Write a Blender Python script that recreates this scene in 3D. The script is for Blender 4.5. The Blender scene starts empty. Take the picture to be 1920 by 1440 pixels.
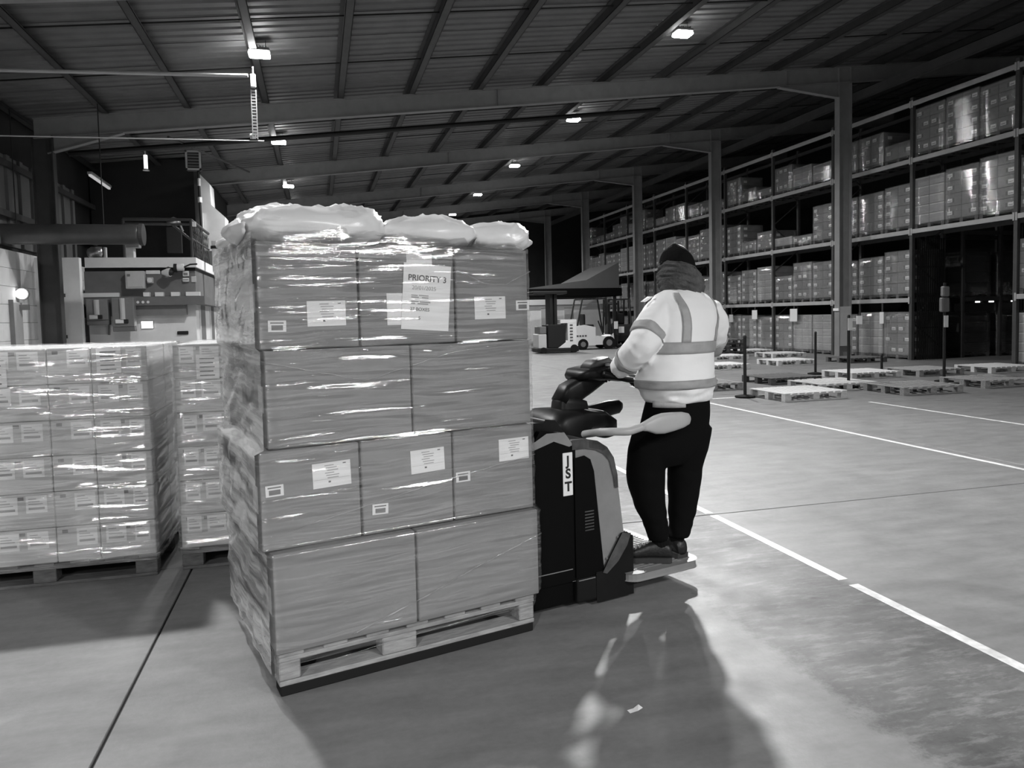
import bpy, math, random
from mathutils import Vector, Matrix, noise
random.seed(7)
PI = math.pi
SC = bpy.context.scene
COL = SC.collection

# ------------------------------------------------------------------ camera
F = 1387.0
CAM_H = 1.5
YAW = math.atan((960 - 598) / F)
PITCH = math.atan(77 / F)
ROLL = 0.0230
CY = 669.0
cd = bpy.data.cameras.new('camera')
cam = bpy.data.objects.new('camera', cd)
COL.objects.link(cam)
hr = Vector((math.cos(YAW), -math.sin(YAW), 0))
hf = Vector((math.sin(YAW), math.cos(YAW), 0))
fw = (hf * math.cos(PITCH) + Vector((0, 0, -1)) * math.sin(PITCH)).normalized()
up0 = hr.cross(fw).normalized()
R_ = hr * math.cos(ROLL) - up0 * math.sin(ROLL)
U_ = up0 * math.cos(ROLL) + hr * math.sin(ROLL)
m = Matrix((R_, U_, -fw)).transposed().to_4x4()
m.translation = Vector((0, 0, CAM_H))
cam.matrix_world = m
cd.sensor_width = 36.0
cd.lens = F / 1920 * 36.0
cd.shift_y = -(720 - CY) / 1920
cd.clip_end = 300
SC.camera = cam


def at(px, py, d):
    """world point seen at photo pixel (px,py), at horizontal distance d in front of the camera"""
    v = fw + R_ * ((px - 960) / F) + U_ * (-(py - CY) / F)
    k = d / v.dot(hf)
    return Vector((0, 0, CAM_H)) + v * k


def atY(px, py, Y):
    v = fw + R_ * ((px - 960) / F) + U_ * (-(py - CY) / F)
    return Vector((0, 0, CAM_H)) + v * (Y / v.y)


def camdir(r, f):
    return (hr * r + hf * f).normalized()


# ------------------------------------------------------------------ world + light + exposure
W = bpy.data.worlds.new('world')
SC.world = W
W.use_nodes = True
W.node_tree.nodes['Background'].inputs[0].default_value = (0.02, 0.02, 0.02, 1)
W.node_tree.nodes['Background'].inputs[1].default_value = 0.2
SC.view_settings.view_transform = 'Standard'
SC.view_settings.look = 'None'
SC.view_settings.gamma = 1.0
SC.view_settings.use_curve_mapping = False
SC.view_settings.exposure = 0.2
SC.cycles.transparent_max_bounces = 32
LAMP_W = 520.0
LAMP_POS = [(-2.5, 8.2, 1.0), (6.2, 11.8, 1.05)]            # x, y, relative output
for k in range(5):
    LAMP_POS.append((-0.92, 15.6 + 7.42 * k, 0.42))
    LAMP_POS.append((8.25, 15.6 + 7.42 * k, 0.8))
for y in (-6.7, -10.9):
    LAMP_POS.append((-4.2 if y > -8 else -3.6, y, 2.3))
    LAMP_POS.append((8.2, y, 2.4))


# ------------------------------------------------------------------ materials
def mat(name, v, rough=0.6, metal=0.0, noise_amt=0.0, scale=4.0, bump=0.0, bscale=60.0, spec=0.5, stretch=None, coat=0.0, lo=None):
    M = bpy.data.materials.new(name)
    M.use_nodes = True
    nt = M.node_tree
    b = nt.nodes['Principled BSDF']
    b.inputs['Base Color'].default_value = (v, v, v, 1)
    b.inputs['Roughness'].default_value = rough
    b.inputs['Metallic'].default_value = metal
    b.inputs['Specular IOR Level'].default_value = spec
    b.inputs['Coat Weight'].default_value = coat
    if noise_amt > 0 or bump > 0:
        tc = nt.nodes.new('ShaderNodeTexCoord')
        mp = nt.nodes.new('ShaderNodeMapping')
        nt.links.new(tc.outputs['Object'], mp.inputs[0])
        if stretch:
            mp.inputs['Scale'].default_value = stretch
    if noise_amt > 0:
        n = nt.nodes.new('ShaderNodeTexNoise')
        n.inputs['Scale'].default_value = scale
        n.inputs['Detail'].default_value = 6
        n.inputs['Roughness'].default_value = 0.65
        nt.links.new(mp.outputs[0], n.inputs['Vector'])
        cr = nt.nodes.new('ShaderNodeValToRGB')
        a, c = max(0, v * (1 - noise_amt)), min(1, v * (1 + noise_amt))
        cr.color_ramp.elements[0].position = 0.3
        cr.color_ramp.elements[0].color = (a, a, a, 1)
        cr.color_ramp.elements[1].position = 0.7
        cr.color_ramp.elements[1].color = (c, c, c, 1)
        nt.links.new(n.outputs['Fac'], cr.inputs[0])
        nt.links.new(cr.outputs[0], b.inputs['Base Color'])
    if bump > 0:
        n2 = nt.nodes.new('ShaderNodeTexNoise')
        n2.inputs['Scale'].default_value = bscale
        n2.inputs['Detail'].default_value = 4
        nt.links.new(mp.outputs[0], n2.inputs['Vector'])
        bp = nt.nodes.new('ShaderNodeBump')
        bp.inputs['Strength'].default_value = bump
        bp.inputs['Distance'].default_value = 0.01
        nt.links.new(n2.outputs['Fac'], bp.inputs['Height'])
        nt.links.new(bp.outputs[0], b.inputs['Normal'])
    return M


def film_mat(name, base=0.10, milk=0.10, strength=0.9, vscale=34.0, dist=0.006, p0=0.50, rough=0.07):
    """thin clear stretch film: mostly transparent, glossy with horizontal wrinkles"""
    M = bpy.data.materials.new(name)
    M.use_nodes = True
    nt = M.node_tree
    nt.nodes.clear()
    L = nt.links.new
    out = nt.nodes.new('ShaderNodeOutputMaterial')
    tr = nt.nodes.new('ShaderNodeBsdfTransparent')
    gl = nt.nodes.new('ShaderNodeBsdfGlossy')
    gl.inputs['Color'].default_value = (1, 1, 1, 1)
    gl.inputs['Roughness'].default_value = rough
    df = nt.nodes.new('ShaderNodeBsdfDiffuse')
    df.inputs['Color'].default_value = (0.9, 0.9, 0.9, 1)
    tc = nt.nodes.new('ShaderNodeTexCoord')
    mp = nt.nodes.new('ShaderNodeMapping')
    mp.inputs['Scale'].default_value = (1.1, 1.1, vscale)
    L(tc.outputs['Object'], mp.inputs[0])
    # warp so that the wrinkles wander
    nw = nt.nodes.new('ShaderNodeTexNoise')
    nw.inputs['Scale'].default_value = 1.8
    nw.inputs['Detail'].default_value = 2
    L(tc.outputs['Object'], nw.inputs['Vector'])
    ad = nt.nodes.new('ShaderNodeVectorMath')
    ad.operation = 'MULTIPLY_ADD'
    ad.inputs[1].default_value = (0.6, 0.6, min(5.0, vscale * 0.1))
    L(nw.outputs['Color'], ad.inputs[0])
    L(mp.outputs[0], ad.inputs[2])
    n1 = nt.nodes.new('ShaderNodeTexNoise')
    n1.inputs['Scale'].default_value = 1.6
    n1.inputs['Detail'].default_value = 5
    n1.inputs['Roughness'].default_value = 0.6
    L(ad.outputs[0], n1.inputs['Vector'])
    n2 = nt.nodes.new('ShaderNodeTexNoise')
    n2.inputs['Scale'].default_value = 22
    n2.inputs['Detail'].default_value = 3
    L(tc.outputs['Object'], n2.inputs['Vector'])
    mx = nt.nodes.new('ShaderNodeMath')
    mx.operation = 'MULTIPLY_ADD'
    mx.inputs[1].default_value = 0.08
    L(n2.outputs['Fac'], mx.inputs[0])
    L(n1.outputs['Fac'], mx.inputs[2])
    bp = nt.nodes.new('ShaderNodeBump')
    bp.inputs['Strength'].default_value = strength
    bp.inputs['Distance'].default_value = dist
    L(mx.outputs[0], bp.inputs['Height'])
    L(bp.outputs[0], gl.inputs['Normal'])
    # milkiness streaks
    cr = nt.nodes.new('ShaderNodeValToRGB')
    cr.color_ramp.elements[0].position = p0
    cr.color_ramp.elements[0].color = (0.02, 0.02, 0.02, 1)
    cr.color_ramp.elements[1].position = p0 + 0.25
    cr.color_ramp.elements[1].color = (milk * 3, milk * 3, milk * 3, 1)
    L(n1.outputs['Fac'], cr.inputs[0])
    m1 = nt.nodes.new('ShaderNodeMixShader')
    L(cr.outputs[0], m1.inputs[0])
    L(tr.outputs[0], m1.inputs[1])
    L(df.outputs[0], m1.inputs[2])
    lw = nt.nodes.new('ShaderNodeLayerWeight')
    lw.inputs['Blend'].default_value = 0.25
    ma = nt.nodes.new('ShaderNodeMath')
    ma.operation = 'MULTIPLY_ADD'
    ma.inputs[1].default_value = 0.18
    ma.inputs[2].default_value = base
    L(lw.outputs['Fresnel'], ma.inputs[0])
    m2 = nt.nodes.new('ShaderNodeMixShader')
    L(ma.outputs[0], m2.inputs[0])
    L(m1.outputs[0], m2.inputs[1])
    L(gl.outputs[0], m2.inputs[2])
    L(m2.outputs[0], out.inputs[0])
    return M


def emis(name, v, s):
    M = bpy.data.materials.new(name)
    M.use_nodes = True
    b = M.node_tree.nodes['Principled BSDF']
    b.inputs['Base Color'].default_value = (v, v, v, 1)
    b.inputs['Emission Color'].default_value = (1, 1, 1, 1)
    b.inputs['Emission Strength'].default_value = s
    return M


def concrete():
    M = bpy.data.materials.new('concrete')
    M.use_nodes = True
    nt = M.node_tree
    L = nt.links.new
    b = nt.nodes['Principled BSDF']
    geo = nt.nodes.new('ShaderNodeNewGeometry')
    sep = nt.nodes.new('ShaderNodeSeparateXYZ')
    L(geo.outputs['Position'], sep.inputs[0])

    def nz(scale, detail, rough=0.6, vec=None):
        n = nt.nodes.new('ShaderNodeTexNoise')
        n.inputs['Scale'].default_value = scale
        n.inputs['Detail'].default_value = detail
        n.inputs['Roughness'].default_value = rough
        L(vec if vec else geo.outputs['Position'], n.inputs['Vector'])
        return n.outputs['Fac']

    def math_(op, a, c, clamp=False):
        n = nt.nodes.new('ShaderNodeMath')
        n.operation = op
        n.use_clamp = clamp
        for i, x in enumerate((a, c)):
            if isinstance(x, (int, float)):
                n.inputs[i].default_value = x
            else:
                L(x, n.inputs[i])
        return n.outputs[0]

    def ramp(x, p0, p1, v0, v1):
        c = nt.nodes.new('ShaderNodeMapRange')
        c.inputs[1].default_value = p0
        c.inputs[2].default_value = p1
        c.inputs[3].default_value = v0
        c.inputs[4].default_value = v1
        L(x, c.inputs[0])
        return c.outputs[0]
    mp = nt.nodes.new('ShaderNodeMapping')
    mp.inputs['Rotation'].default_value = (0, 0, 0.2)
    mp.inputs['Scale'].default_value = (1.0, 3.5, 1.0)
    L(geo.outputs['Position'], mp.inputs[0])
    big = nz(0.7, 5)
    swirl = nz(2.2, 6, 0.6, mp.outputs[0])
    fine = nz(26, 6, 0.7)
    v = math_('ADD', ramp(big, 0.3, 0.7, 0.170, 0.208), ramp(swirl, 0.3, 0.7, -0.032, 0.034))
    v = math_('ADD', v, ramp(fine, 0.3, 0.7, -0.015, 0.015))
    # worn, dirtier strip running along the painted line
    edge = math_('ADD', sep.outputs['X'], ramp(nz(5, 6, 0.8), 0.25, 0.75, -0.12, 0.12))
    inside = math_('MULTIPLY', ramp(edge, 1.88, 1.96, 0, 1), ramp(sep.outputs['X'], 2.72, 2.78, 1, 0))
    patch = ramp(nz(4.5, 8, 0.75, mp.outputs[0]), 0.50, 0.62, 1.0, 0.25)
    dark = math_('MULTIPLY', math_('MULTIPLY', inside, patch), 0.10)
    v = math_('SUBTRACT', v, dark)
    cb = nt.nodes.new('ShaderNodeCombineColor')
    for i in range(3):
        L(v, cb.inputs[i])
    L(cb.outputs[0], b.inputs['Base Color'])
    rg = ramp(nz(3, 5), 0.3, 0.7, 0.42, 0.62)
    L(rg, b.inputs['Roughness'])
    b.inputs['Specular IOR Level'].default_value = 0.35
    bp = nt.nodes.new('ShaderNodeBump')
    bp.inputs['Strength'].default_value = 0.12
    bp.inputs['Distance'].default_value = 0.01
    L(fine, bp.inputs['Height'])
    L(bp.outputs[0], b.inputs['Normal'])
    return M


MT = dict(
    concrete=concrete(),
    underfloor=mat('joint filler', 0.03, 0.9),
    paint=mat('white floor paint', 0.72, 0.5, noise_amt=0.35, scale=9),
    steel=mat('grey painted steel', 0.24, 0.5, noise_amt=0.12, scale=3),
    steel_dark=mat('dark purlin steel', 0.05, 0.6, noise_amt=0.2, scale=3),
    steel_black=mat('black steel', 0.008, 0.6),
    roof=mat('roof sheet', 0.14, 0.55, noise_amt=0.18, scale=1.5),
    wall_dark=mat('dark cladding', 0.018, 0.8, noise_amt=0.3, scale=1),
    wall_mid=mat('grey cladding', 0.16, 0.7, noise_amt=0.2, scale=1),
    white_wall=mat('white blockwork paint', 0.84, 0.7, noise_amt=0.06, scale=2),
    fascia=mat('grey fascia', 0.16, 0.6, noise_amt=0.15, scale=2),
    grey_panel=mat('mid grey metal box', 0.20, 0.5, noise_amt=0.1),
    light_panel=mat('light grey panel', 0.55, 0.5, noise_amt=0.05),
    white=mat('white plastic', 0.82, 0.4),
    duct=mat('dull duct metal', 0.10, 0.35, metal=0.5, noise_amt=0.2, scale=2),
    black=mat('black plastic', 0.007, 0.42, noise_amt=0.3, scale=6, spec=0.22),
    black_gloss=mat('black truck paint', 0.003, 0.4, spec=0.10),
    rubber=mat('black rubber', 0.012, 0.8, spec=0.2),
    truck_grey=mat('grey truck cover', 0.22, 0.42, noise_amt=0.12, scale=5),
    truck_mid=mat('worn bumper grey', 0.06, 0.5, noise_amt=0.5, scale=14),
    pad_grey=mat('light grey moulded pad', 0.42, 0.45, noise_amt=0.1),
    carton=mat('plain carton board', 0.215, 0.75, noise_amt=0.05, scale=3, bump=0.05, bscale=30),
    carton2=mat('printed carton board', 0.52, 0.7, noise_amt=0.06, scale=3),
    carton3=mat('rack carton board', 0.24, 0.7, noise_amt=0.15, scale=3),
    carton4=mat('rack pale carton board', 0.36, 0.7, noise_amt=0.15, scale=3),
    carton_shaded=mat('carton board in tunnel shade', 0.05, 0.8, noise_amt=0.2, scale=3),  # the tunnel's shade is put into this carton colour
    tape=mat('packing tape', 0.29, 0.25),
    label=mat('paper label', 0.80, 0.6),
    sheet=mat('white paper sheet', 0.85, 0.6),
    ink=mat('printed ink', 0.10, 0.7),
    ink_grey=mat('faint printed ink', 0.35, 0.7),
    wood=mat('pale pallet wood', 0.30, 0.8, noise_amt=0.35, scale=9, stretch=(1, 6, 6)),
    wood_white=mat('bleached pallet wood', 0.62, 0.8, noise_amt=0.18, scale=9, stretch=(1, 6, 6)),
    wood_dark=mat('weathered pallet wood', 0.11, 0.8, noise_amt=0.45, scale=9, stretch=(1, 6, 6)),
    bag=mat('white poly sack', 0.82, 0.3, noise_amt=0.04, bump=0.35, bscale=14),
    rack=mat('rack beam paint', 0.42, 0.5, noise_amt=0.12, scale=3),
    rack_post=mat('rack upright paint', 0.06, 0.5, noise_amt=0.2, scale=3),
    hiviz=mat('high visibility fabric', 0.90, 0.7, bump=0.25, bscale=18),
    reflect=mat('reflective tape', 0.36, 0.55, noise_amt=0.12, scale=14),
    trouser=mat('black trouser cloth', 0.004, 0.9, spec=0.1),
    knit=mat('black knit', 0.008, 0.95, bump=0.6, bscale=160, spec=0.1, stretch=(1, 1, 0.2)),
    fleece=mat('grey fleece', 0.10, 0.95, noise_amt=0.35, scale=14, bump=0.8, bscale=90, spec=0.1),
    skin=mat('skin', 0.35, 0.55),
    shoe=mat('black shoe leather', 0.012, 0.45, bump=0.4, bscale=40),
    sole=mat('shoe sole', 0.03, 0.7),
    shirt=mat('pale shirt hem', 0.5, 0.8, noise_amt=0.2, scale=20),
    canopy=mat('grey canopy sheet', 0.10, 0.7, noise_amt=0.05),
    tread=mat('ribbed tread metal', 0.16, 0.5, noise_amt=0.5, scale=12),
    chrome=mat('bright metal', 0.5, 0.3, metal=0.9),
    film=film_mat('stretch film', 0.10, 0.05, 1.0, 60.0, 0.0011),
    film_face=film_mat('milky stretch film', 0.16, 0.26, 1.0, 12.0, 0.003, 0.36),
    film_side=film_mat('loose stretch film', 0.15, 0.12, 1.0, 30.0, 0.0028, 0.48, 0.06),
    film_rack=film_mat('rack stretch film', 0.16, 0.05, 1.0, 24.0, 0.0035),
    lens=emis('lamp lens', 0.9, 60.0),
    tube=emis('lit fluorescent tube', 0.9, 1.2),
    glow=emis('lit lens and glint', 0.9, 2.5),
    glowdim=emis('dim lit tube', 0.6, 0.35),
)


# ------------------------------------------------------------------ mesh helpers
class MB:
    def __init__(s):
        s.v, s.f, s.mi = [], [], []

    def add(s, vs, fs, mi=0):
        n = len(s.v)
        s.v += [tuple(v) for v in vs]
        s.f += [tuple(i + n for i in f) for f in fs]
        s.mi += [mi] * len(fs)
        return s

    def box(s, x0, x1, y0, y1, z0, z1, mi=0, c=0.0, M=None):
        if c > 0:   # chamfered along all edges
            pts, idx = [], {}
            X, Y, Z = (x0, x1), (y0, y1), (z0, z1)
            for i in (0, 1):
                for j in (0, 1):
                    for k in (0, 1):
                        sx, sy, sz = (1 - 2 * i) * c, (1 - 2 * j) * c, (1 - 2 * k) * c
                        for a, p in enumerate(((X[i], Y[j] + sy, Z[k] + sz), (X[i] + sx, Y[j], Z[k] + sz), (X[i] + sx, Y[j] + sy, Z[k]))):
                            idx[(i, j, k, a)] = len(pts)
                            pts.append(p)
            fs = []
            for i in (0, 1):
                q = [idx[(i, j, k, 0)] for j, k in ((0, 0), (1, 0), (1, 1), (0, 1))]
                fs.append(q if i else q[::-1])
                q = [idx[(j, i, k, 1)] for j, k in ((0, 0), (1, 0), (1, 1), (0, 1))]
                fs.append(q[::-1] if i else q)
                q = [idx[(j, k, i, 2)] for j, k in ((0, 0), (1, 0), (1, 1), (0, 1))]
                fs.append(q if i else q[::-1])
            for i in (0, 1):
                for j in (0, 1):
                    fs.append([idx[(i, j, 0, 0)], idx[(i, j, 0, 1)], idx[(i, j, 1, 1)], idx[(i, j, 1, 0)]])
                    fs.append([idx[(i, 0, j, 0)], idx[(i, 0, j, 2)], idx[(i, 1, j, 2)], idx[(i, 1, j, 0)]])
                    fs.append([idx[(0, i, j, 1)], idx[(0, i, j, 2)], idx[(1, i, j, 2)], idx[(1, i, j, 1)]])
                    for k in (0, 1):
                        fs.append([idx[(i, j, k, 0)], idx[(i, j, k, 1)], idx[(i, j, k, 2)]])
        else:
            pts = [(x, y, z) for x in (x0, x1) for y in (y0, y1) for z in (z0, z1)]
            fs = [(0, 1, 3, 2), (4, 6, 7, 5), (0, 4, 5, 1), (2, 3, 7, 6), (0, 2, 6, 4), (1, 5, 7, 3)]
        if M is not None:
            pts = [M @ Vector(p) for p in pts]
        return s.add(pts, fs, mi)

    def prism(s, poly, y0, y1, mi=0, axes='xz'):
        """extrude a 2D polygon; axes names the polygon plane, the third axis is extruded"""
        n = len(poly)
        def P(a, b, t):
            d = {axes[0]: a, axes[1]: b}
            o = [c for c in 'xyz' if c not in axes][0]
            d[o] = t
            return (d['x'], d['y'], d['z'])
        vs = [P(a, b, y0) for a, b in poly] + [P(a, b, y1) for a, b in poly]
        fs = [tuple(range(n)), tuple(range(2 * n - 1, n - 1, -1))]
        fs += [(i, (i + 1) % n, n + (i + 1) % n, n + i) for i in range(n)]
        return s.add(vs, fs, mi)

    def tube(s, pts, r, n=8, mi=0, cap=True):
        pts = [Vector(p) for p in pts]
        if not isinstance(r, (list, tuple)):
            r = [r] * len(pts)
        vs, fs = [], []
        ref = None
        for i, p in enumerate(pts):
            t = (pts[min(i + 1, len(pts) - 1)] - pts[max(i - 1, 0)]).normalized()
            if ref is None:
                ref = Vector((0, 0, 1)) if abs(t.z) < 0.9 else Vector((1, 0, 0))
            a = t.cross(ref).normalized()
            b = a.cross(t).normalized()
            ref = b
            for k in range(n):
                th = 2 * PI * k / n
                vs.append(p + a * (math.cos(th) * r[i]) + b * (math.sin(th) * r[i]))
        for i in range(len(pts) - 1):
            for k in range(n):
                fs.append((i * n + k, i * n + (k + 1) % n, (i + 1) * n + (k + 1) % n, (i + 1) * n + k))
        if cap:
            fs.append(tuple(range(n - 1, -1, -1)))
            fs.append(tuple(range((len(pts) - 1) * n, len(pts) * n)))
        return s.add(vs, fs, mi)

    def bar(s, a, b, w, h, mi=0):
        """rectangular bar from a to b"""
        a, b = Vector(a), Vector(b)
        t = (b - a).normalized()
        ref = Vector((0, 0, 1)) if abs(t.z) < 0.95 else Vector((1, 0, 0))
        x = t.cross(ref).normalized() * (w / 2)
        y = x.cross(t).normalized() * (h / 2)
        vs = [a - x - y, a + x - y, a + x + y, a - x + y, b - x - y, b + x - y, b + x + y, b - x + y]
        return s.add(vs, [(3, 2, 1, 0), (4, 5, 6, 7), (0, 1, 5, 4), (1, 2, 6, 5), (2, 3, 7, 6), (3, 0, 4, 7)], mi)

    def loft(s, rings, mi=0, cap=True, closed=True):
        n = len(rings[0])
        vs = [p for r in rings for p in r]
        fs = []
        m_ = n if closed else n - 1
        for i in range(len(rings) - 1):
            for k in range(m_):
                fs.append((i * n + k, i * n + (k + 1) % n, (i + 1) * n + (k + 1) % n, (i + 1) * n + k))
        if cap:
            fs.append(tuple(range(n - 1, -1, -1)))
            fs.append(tuple(range((len(rings) - 1) * n, len(rings) * n)))
        return s.add(vs, fs, mi)

    def mesh(s, name, mats, smooth=False):
        me = bpy.data.meshes.new(name)
        me.from_pydata(s.v, [], s.f)
        if not isinstance(mats, (list, tuple)):
            mats = [mats]
        for m_ in mats:
            me.materials.append(m_)
        if len(mats) > 1:
            me.polygons.foreach_set('material_index', s.mi)
        if smooth:
            me.polygons.foreach_set('use_smooth', [True] * len(me.polygons))
        me.validate()
        me.update()
        return me

    def build(s, name, mats, parent=None, smooth=False, loc=None, sub=0, bevel=0):
        o = link(name, s.mesh(name, mats, smooth), parent, loc)
        if bevel:
            b = o.modifiers.new('bevel', 'BEVEL')
            b.width = bevel
            b.segments = 3
            b.limit_method = 'ANGLE'
        if sub:
            d = o.modifiers.new('sub', 'SUBSURF')
            d.levels = d.render_levels = sub
        return o


def link(name, data, parent=None, loc=None, rotz=None):
    o = bpy.data.objects.new(name, data)
    COL.objects.link(o)
    if parent is not None:
        o.parent = parent
    if loc is not None:
        o.location = loc
    if rotz is not None:
        o.rotation_euler = (0, 0, rotz)
    return o


def thing(name, label, cat, loc=(0, 0, 0), rotz=0.0, group=None):
    o = link(name, None, None, loc, rotz)
    o.empty_display_size = 0.1
    return tag(o, label, cat, group)


def tag(o, label, cat, group=None):
    o['label'] = label
    o['category'] = cat
    if group:
        o['group'] = group
    return o


def struct(o):
    o['kind'] = 'structure'
    return o


def smooth_obj(o):
    for p in o.data.polygons:
        p.use_smooth = True
    return o


def text_obj(name, s, size, parent, loc, rot, m_, align='LEFT', ext=0.0006, bold=0.0):
    c = bpy.data.curves.new(name, 'FONT')
    c.body = s
    c.size = size
    c.extrude = ext
    c.offset = bold
    c.align_x = align
    c.align_y = 'CENTER'
    c.materials.append(m_)
    tmp = bpy.data.objects.new('tmp', c)
    COL.objects.link(tmp)
    dg = bpy.context.evaluated_depsgraph_get()
    me = bpy.data.meshes.new_from_object(tmp.evaluated_get(dg))
    bpy.data.objects.remove(tmp)
    o = link(name, me, parent, loc)
    o.rotation_euler = rot
    return o


# ================================================================== FLOOR
floor = struct(MB().box(-9.5, 27, -19, 54, -0.12, -0.012).build('floor', MT['underfloor']))
xs = [-9, -0.8, 6.32, 12.9, 19.5, 27]
ys = [-19, -12, -2.2, 4.85, 11.85, 18.9, 26, 33, 40, 54]
g = 0.006
for i in range(len(xs) - 1):
    for j in range(len(ys) - 1):
        MB().box(xs[i] + g, xs[i + 1] - g, ys[j] + g, ys[j + 1] - g, -0.1, 0.0, c=0.003).build('floor_slab', MT['concrete'], floor)


def painted(x0, x1, y0, y1):
    MB().box(x0, x1, y0, y1, 0.0002, 0.0018).build('painted_line', MT['paint'], floor)


for a, b in ((-4, 3.35), (3.43, 4.82), (4.88, 10.2)):
    painted(2.73, 2.79, a, b)
painted(6.12, 6.18, 2, 14)
painted(8.42, 8.48, 6, 9.9)
painted(6.2, 7.1, 11.3, 11.38)
painted(6.2, 6.9, 12.6, 12.68)

# ================================================================== ROOF, COLUMNS, WALLS
XL, XR = -5.93, 15.5
XE = 26.0


def roof_z(x):
    return 6.45 + (x - XL) * 0.1145


ceiling = struct(link('ceiling', None, None, (0, 0, 0)))
ceiling['kind'] = 'structure'
pitch = 0.30
prof = [(0, 0), (0.17, 0), (0.20, 0.035), (0.27, 0.035)]
YS0, YS1 = -18.0, 49.2
sheet_len = [(-8.2, 1.6), (1.5, 10.6), (10.5, 19.0), (18.9, XE)]
sheets = {}
sw = 1.2
ny = int((YS1 - YS0) / sw)
for si, (xa, xb) in enumerate(sheet_len):
    mb = MB()
    pts = []
    for r in range(4):
        pts += [(p[0] + r * pitch, p[1]) for p in prof]
    pts.append((sw + 0.02, 0))
    n = len(pts)
    dz = 0.006 * (si % 2)
    vs = []
    for x in (xa, xb):
        for t in (0.0, 0.004):
            for (yy, zz) in pts:
                vs.append((x, yy, roof_z(x) + zz + dz + t))
    fs = []
    for k in range(n - 1):
        fs.append((k, k + 1, 2 * n + k + 1, 2 * n + k))
        fs.append((n + k + 1, n + k, 3 * n + k, 3 * n + k + 1))
    fs += [(0, n, 3 * n, 2 * n), (n - 1, 3 * n - 1 - 0 + 0, 4 * n - 1, 2 * n - 1)] if False else [(0, 2 * n, 3 * n, n)]
    mb.add(vs, fs)
    me = mb.mesh('roof_sheet', MT['roof'])
    for j in range(ny):
        link('roof_sheet', me, ceiling, (0, YS0 + j * sw, 0.0))
# purlins
for k in range(-4, 14):
    x = 0.69 + 1.78 * k
    if x < -8 or x > XE - 0.3:
        continue
    z = roof_z(x) - 0.005
    mb = MB()
    mb.box(x - 0.09, x - 0.01, -17.5, 49, z - 0.022, z - 0.01)
    mb.box(x - 0.015, x - 0.005, -17.5, 49, z - 0.2, z - 0.01)
    mb.box(x - 0.015, x + 0.14, -17.5, 49, z - 0.2, z - 0.19)
    mb.box(x + 0.13, x + 0.14, -17.5, 49, z - 0.2, z - 0.17)
    mb.build('purlin', MT['steel_dark'], ceiling)
# rafters
RY = [-10.36 + 0.0, -2.94, 4.48, 11.9, 19.3, 26.75, 34.15, 41.55, 48.9]
hq = 0.46


def rafter(y):
    mb = MB()
    t = 0.205
    for (dz0, dz1, w) in ((-t - 0.02, -t, 0.17), (-t - hq, -t - hq + 0.02, 0.17), (-t - hq, -t, 0.012)):
        xa, xb = -6.1, XE
        mb.add([(xa, y - w / 2, roof_z(xa) + dz0), (xa, y + w / 2, roof_z(xa) + dz0), (xa, y + w / 2, roof_z(xa) + dz1), (xa, y - w / 2, roof_z(xa) + dz1),
                (xb, y - w / 2, roof_z(xb) + dz0), (xb, y + w / 2, roof_z(xb) + dz0), (xb, y + w / 2, roof_z(xb) + dz1), (xb, y - w / 2, roof_z(xb) + dz1)],
               [(0, 1, 2, 3), (7, 6, 5, 4), (0, 4, 5, 1), (1, 5, 6, 2), (2, 6, 7, 3), (3, 7, 4, 0)])
    o = mb.build('rafter', MT['steel'], ceiling)
    # haunches at both columns
    for (xc, dx, dep) in ((XL + 0.1, 1.6, 0.34), (XR - 0.22, -2.0, 0.42)):
        hb = MB()
        za = roof_z(xc) - t - hq
        zb = roof_z(xc + dx) - t - hq
        poly = [(xc, za), (xc + dx, zb), (xc, za - dep)]
        hb.prism(poly, y - 0.006, y + 0.006)
        hb.add([(xc, y - 0.085, za - dep), (xc, y + 0.085, za - dep), (xc + dx, y + 0.085, zb), (xc + dx, y - 0.085, zb),
                (xc, y - 0.085, za - dep - 0.02), (xc, y + 0.085, za - dep - 0.02), (xc + dx, y + 0.085, zb - 0.02), (xc + dx, y - 0.085, zb - 0.02)],
               [(0, 1, 2, 3), (7, 6, 5, 4), (0, 3, 7, 4), (1, 5, 6, 2), (0, 4, 5, 1), (3, 2, 6, 7)])
        hb.build('haunch_plate', MT['steel'], o)
    # stiffeners
    sb = MB()
    for xs_ in (XR - 0.2, XR + 0.22, XR - 2.0, 4.8):
        zt = roof_z(xs_) - t
        sb.box(xs_ - 0.006, xs_ + 0.006, y - 0.085, y + 0.085, zt - hq, zt)
    sb.build('web_stiffener', MT['steel'], o)


for y in RY[3:]:
    rafter(y)
rafter(RY[2])
# sag rods and dark brace pipe
mb = MB()
for y in RY[2:-1]:
    for dy in (2.4, 5.0):
        mb.bar((-6, y + dy, roof_z(-6) - 0.1), (XE, y + dy, roof_z(XE) - 0.1), 0.025, 0.025)
mb.build('sag_rod', MT['steel_black'], ceiling)
MB().tube([(-6, 21.4, roof_z(-6) - 0.55), (10.5, 21.4, roof_z(10.5) - 0.55)], 0.07).build('brace_pipe', MT['steel_black'], ceiling)
MB().tube([(-3.5, 20.6, roof_z(-3.5) - 0.5), (-2.0, 25.9, roof_z(-2) - 0.5)], 0.03).build('brace_pipe', MT['steel_dark'], ceiling)


def column(x, y, ztop, m_=None):
    mb = MB()
    mb.box(x - 0.22, x - 0.20, y - 0.11, y + 0.11, 0.02, ztop)
    mb.box(x + 0.20, x + 0.22, y - 0.11, y + 0.11, 0.02, ztop)
    mb.box(x - 0.20, x + 0.20, y - 0.007, y + 0.007, 0.02, ztop)
    return mb


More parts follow.
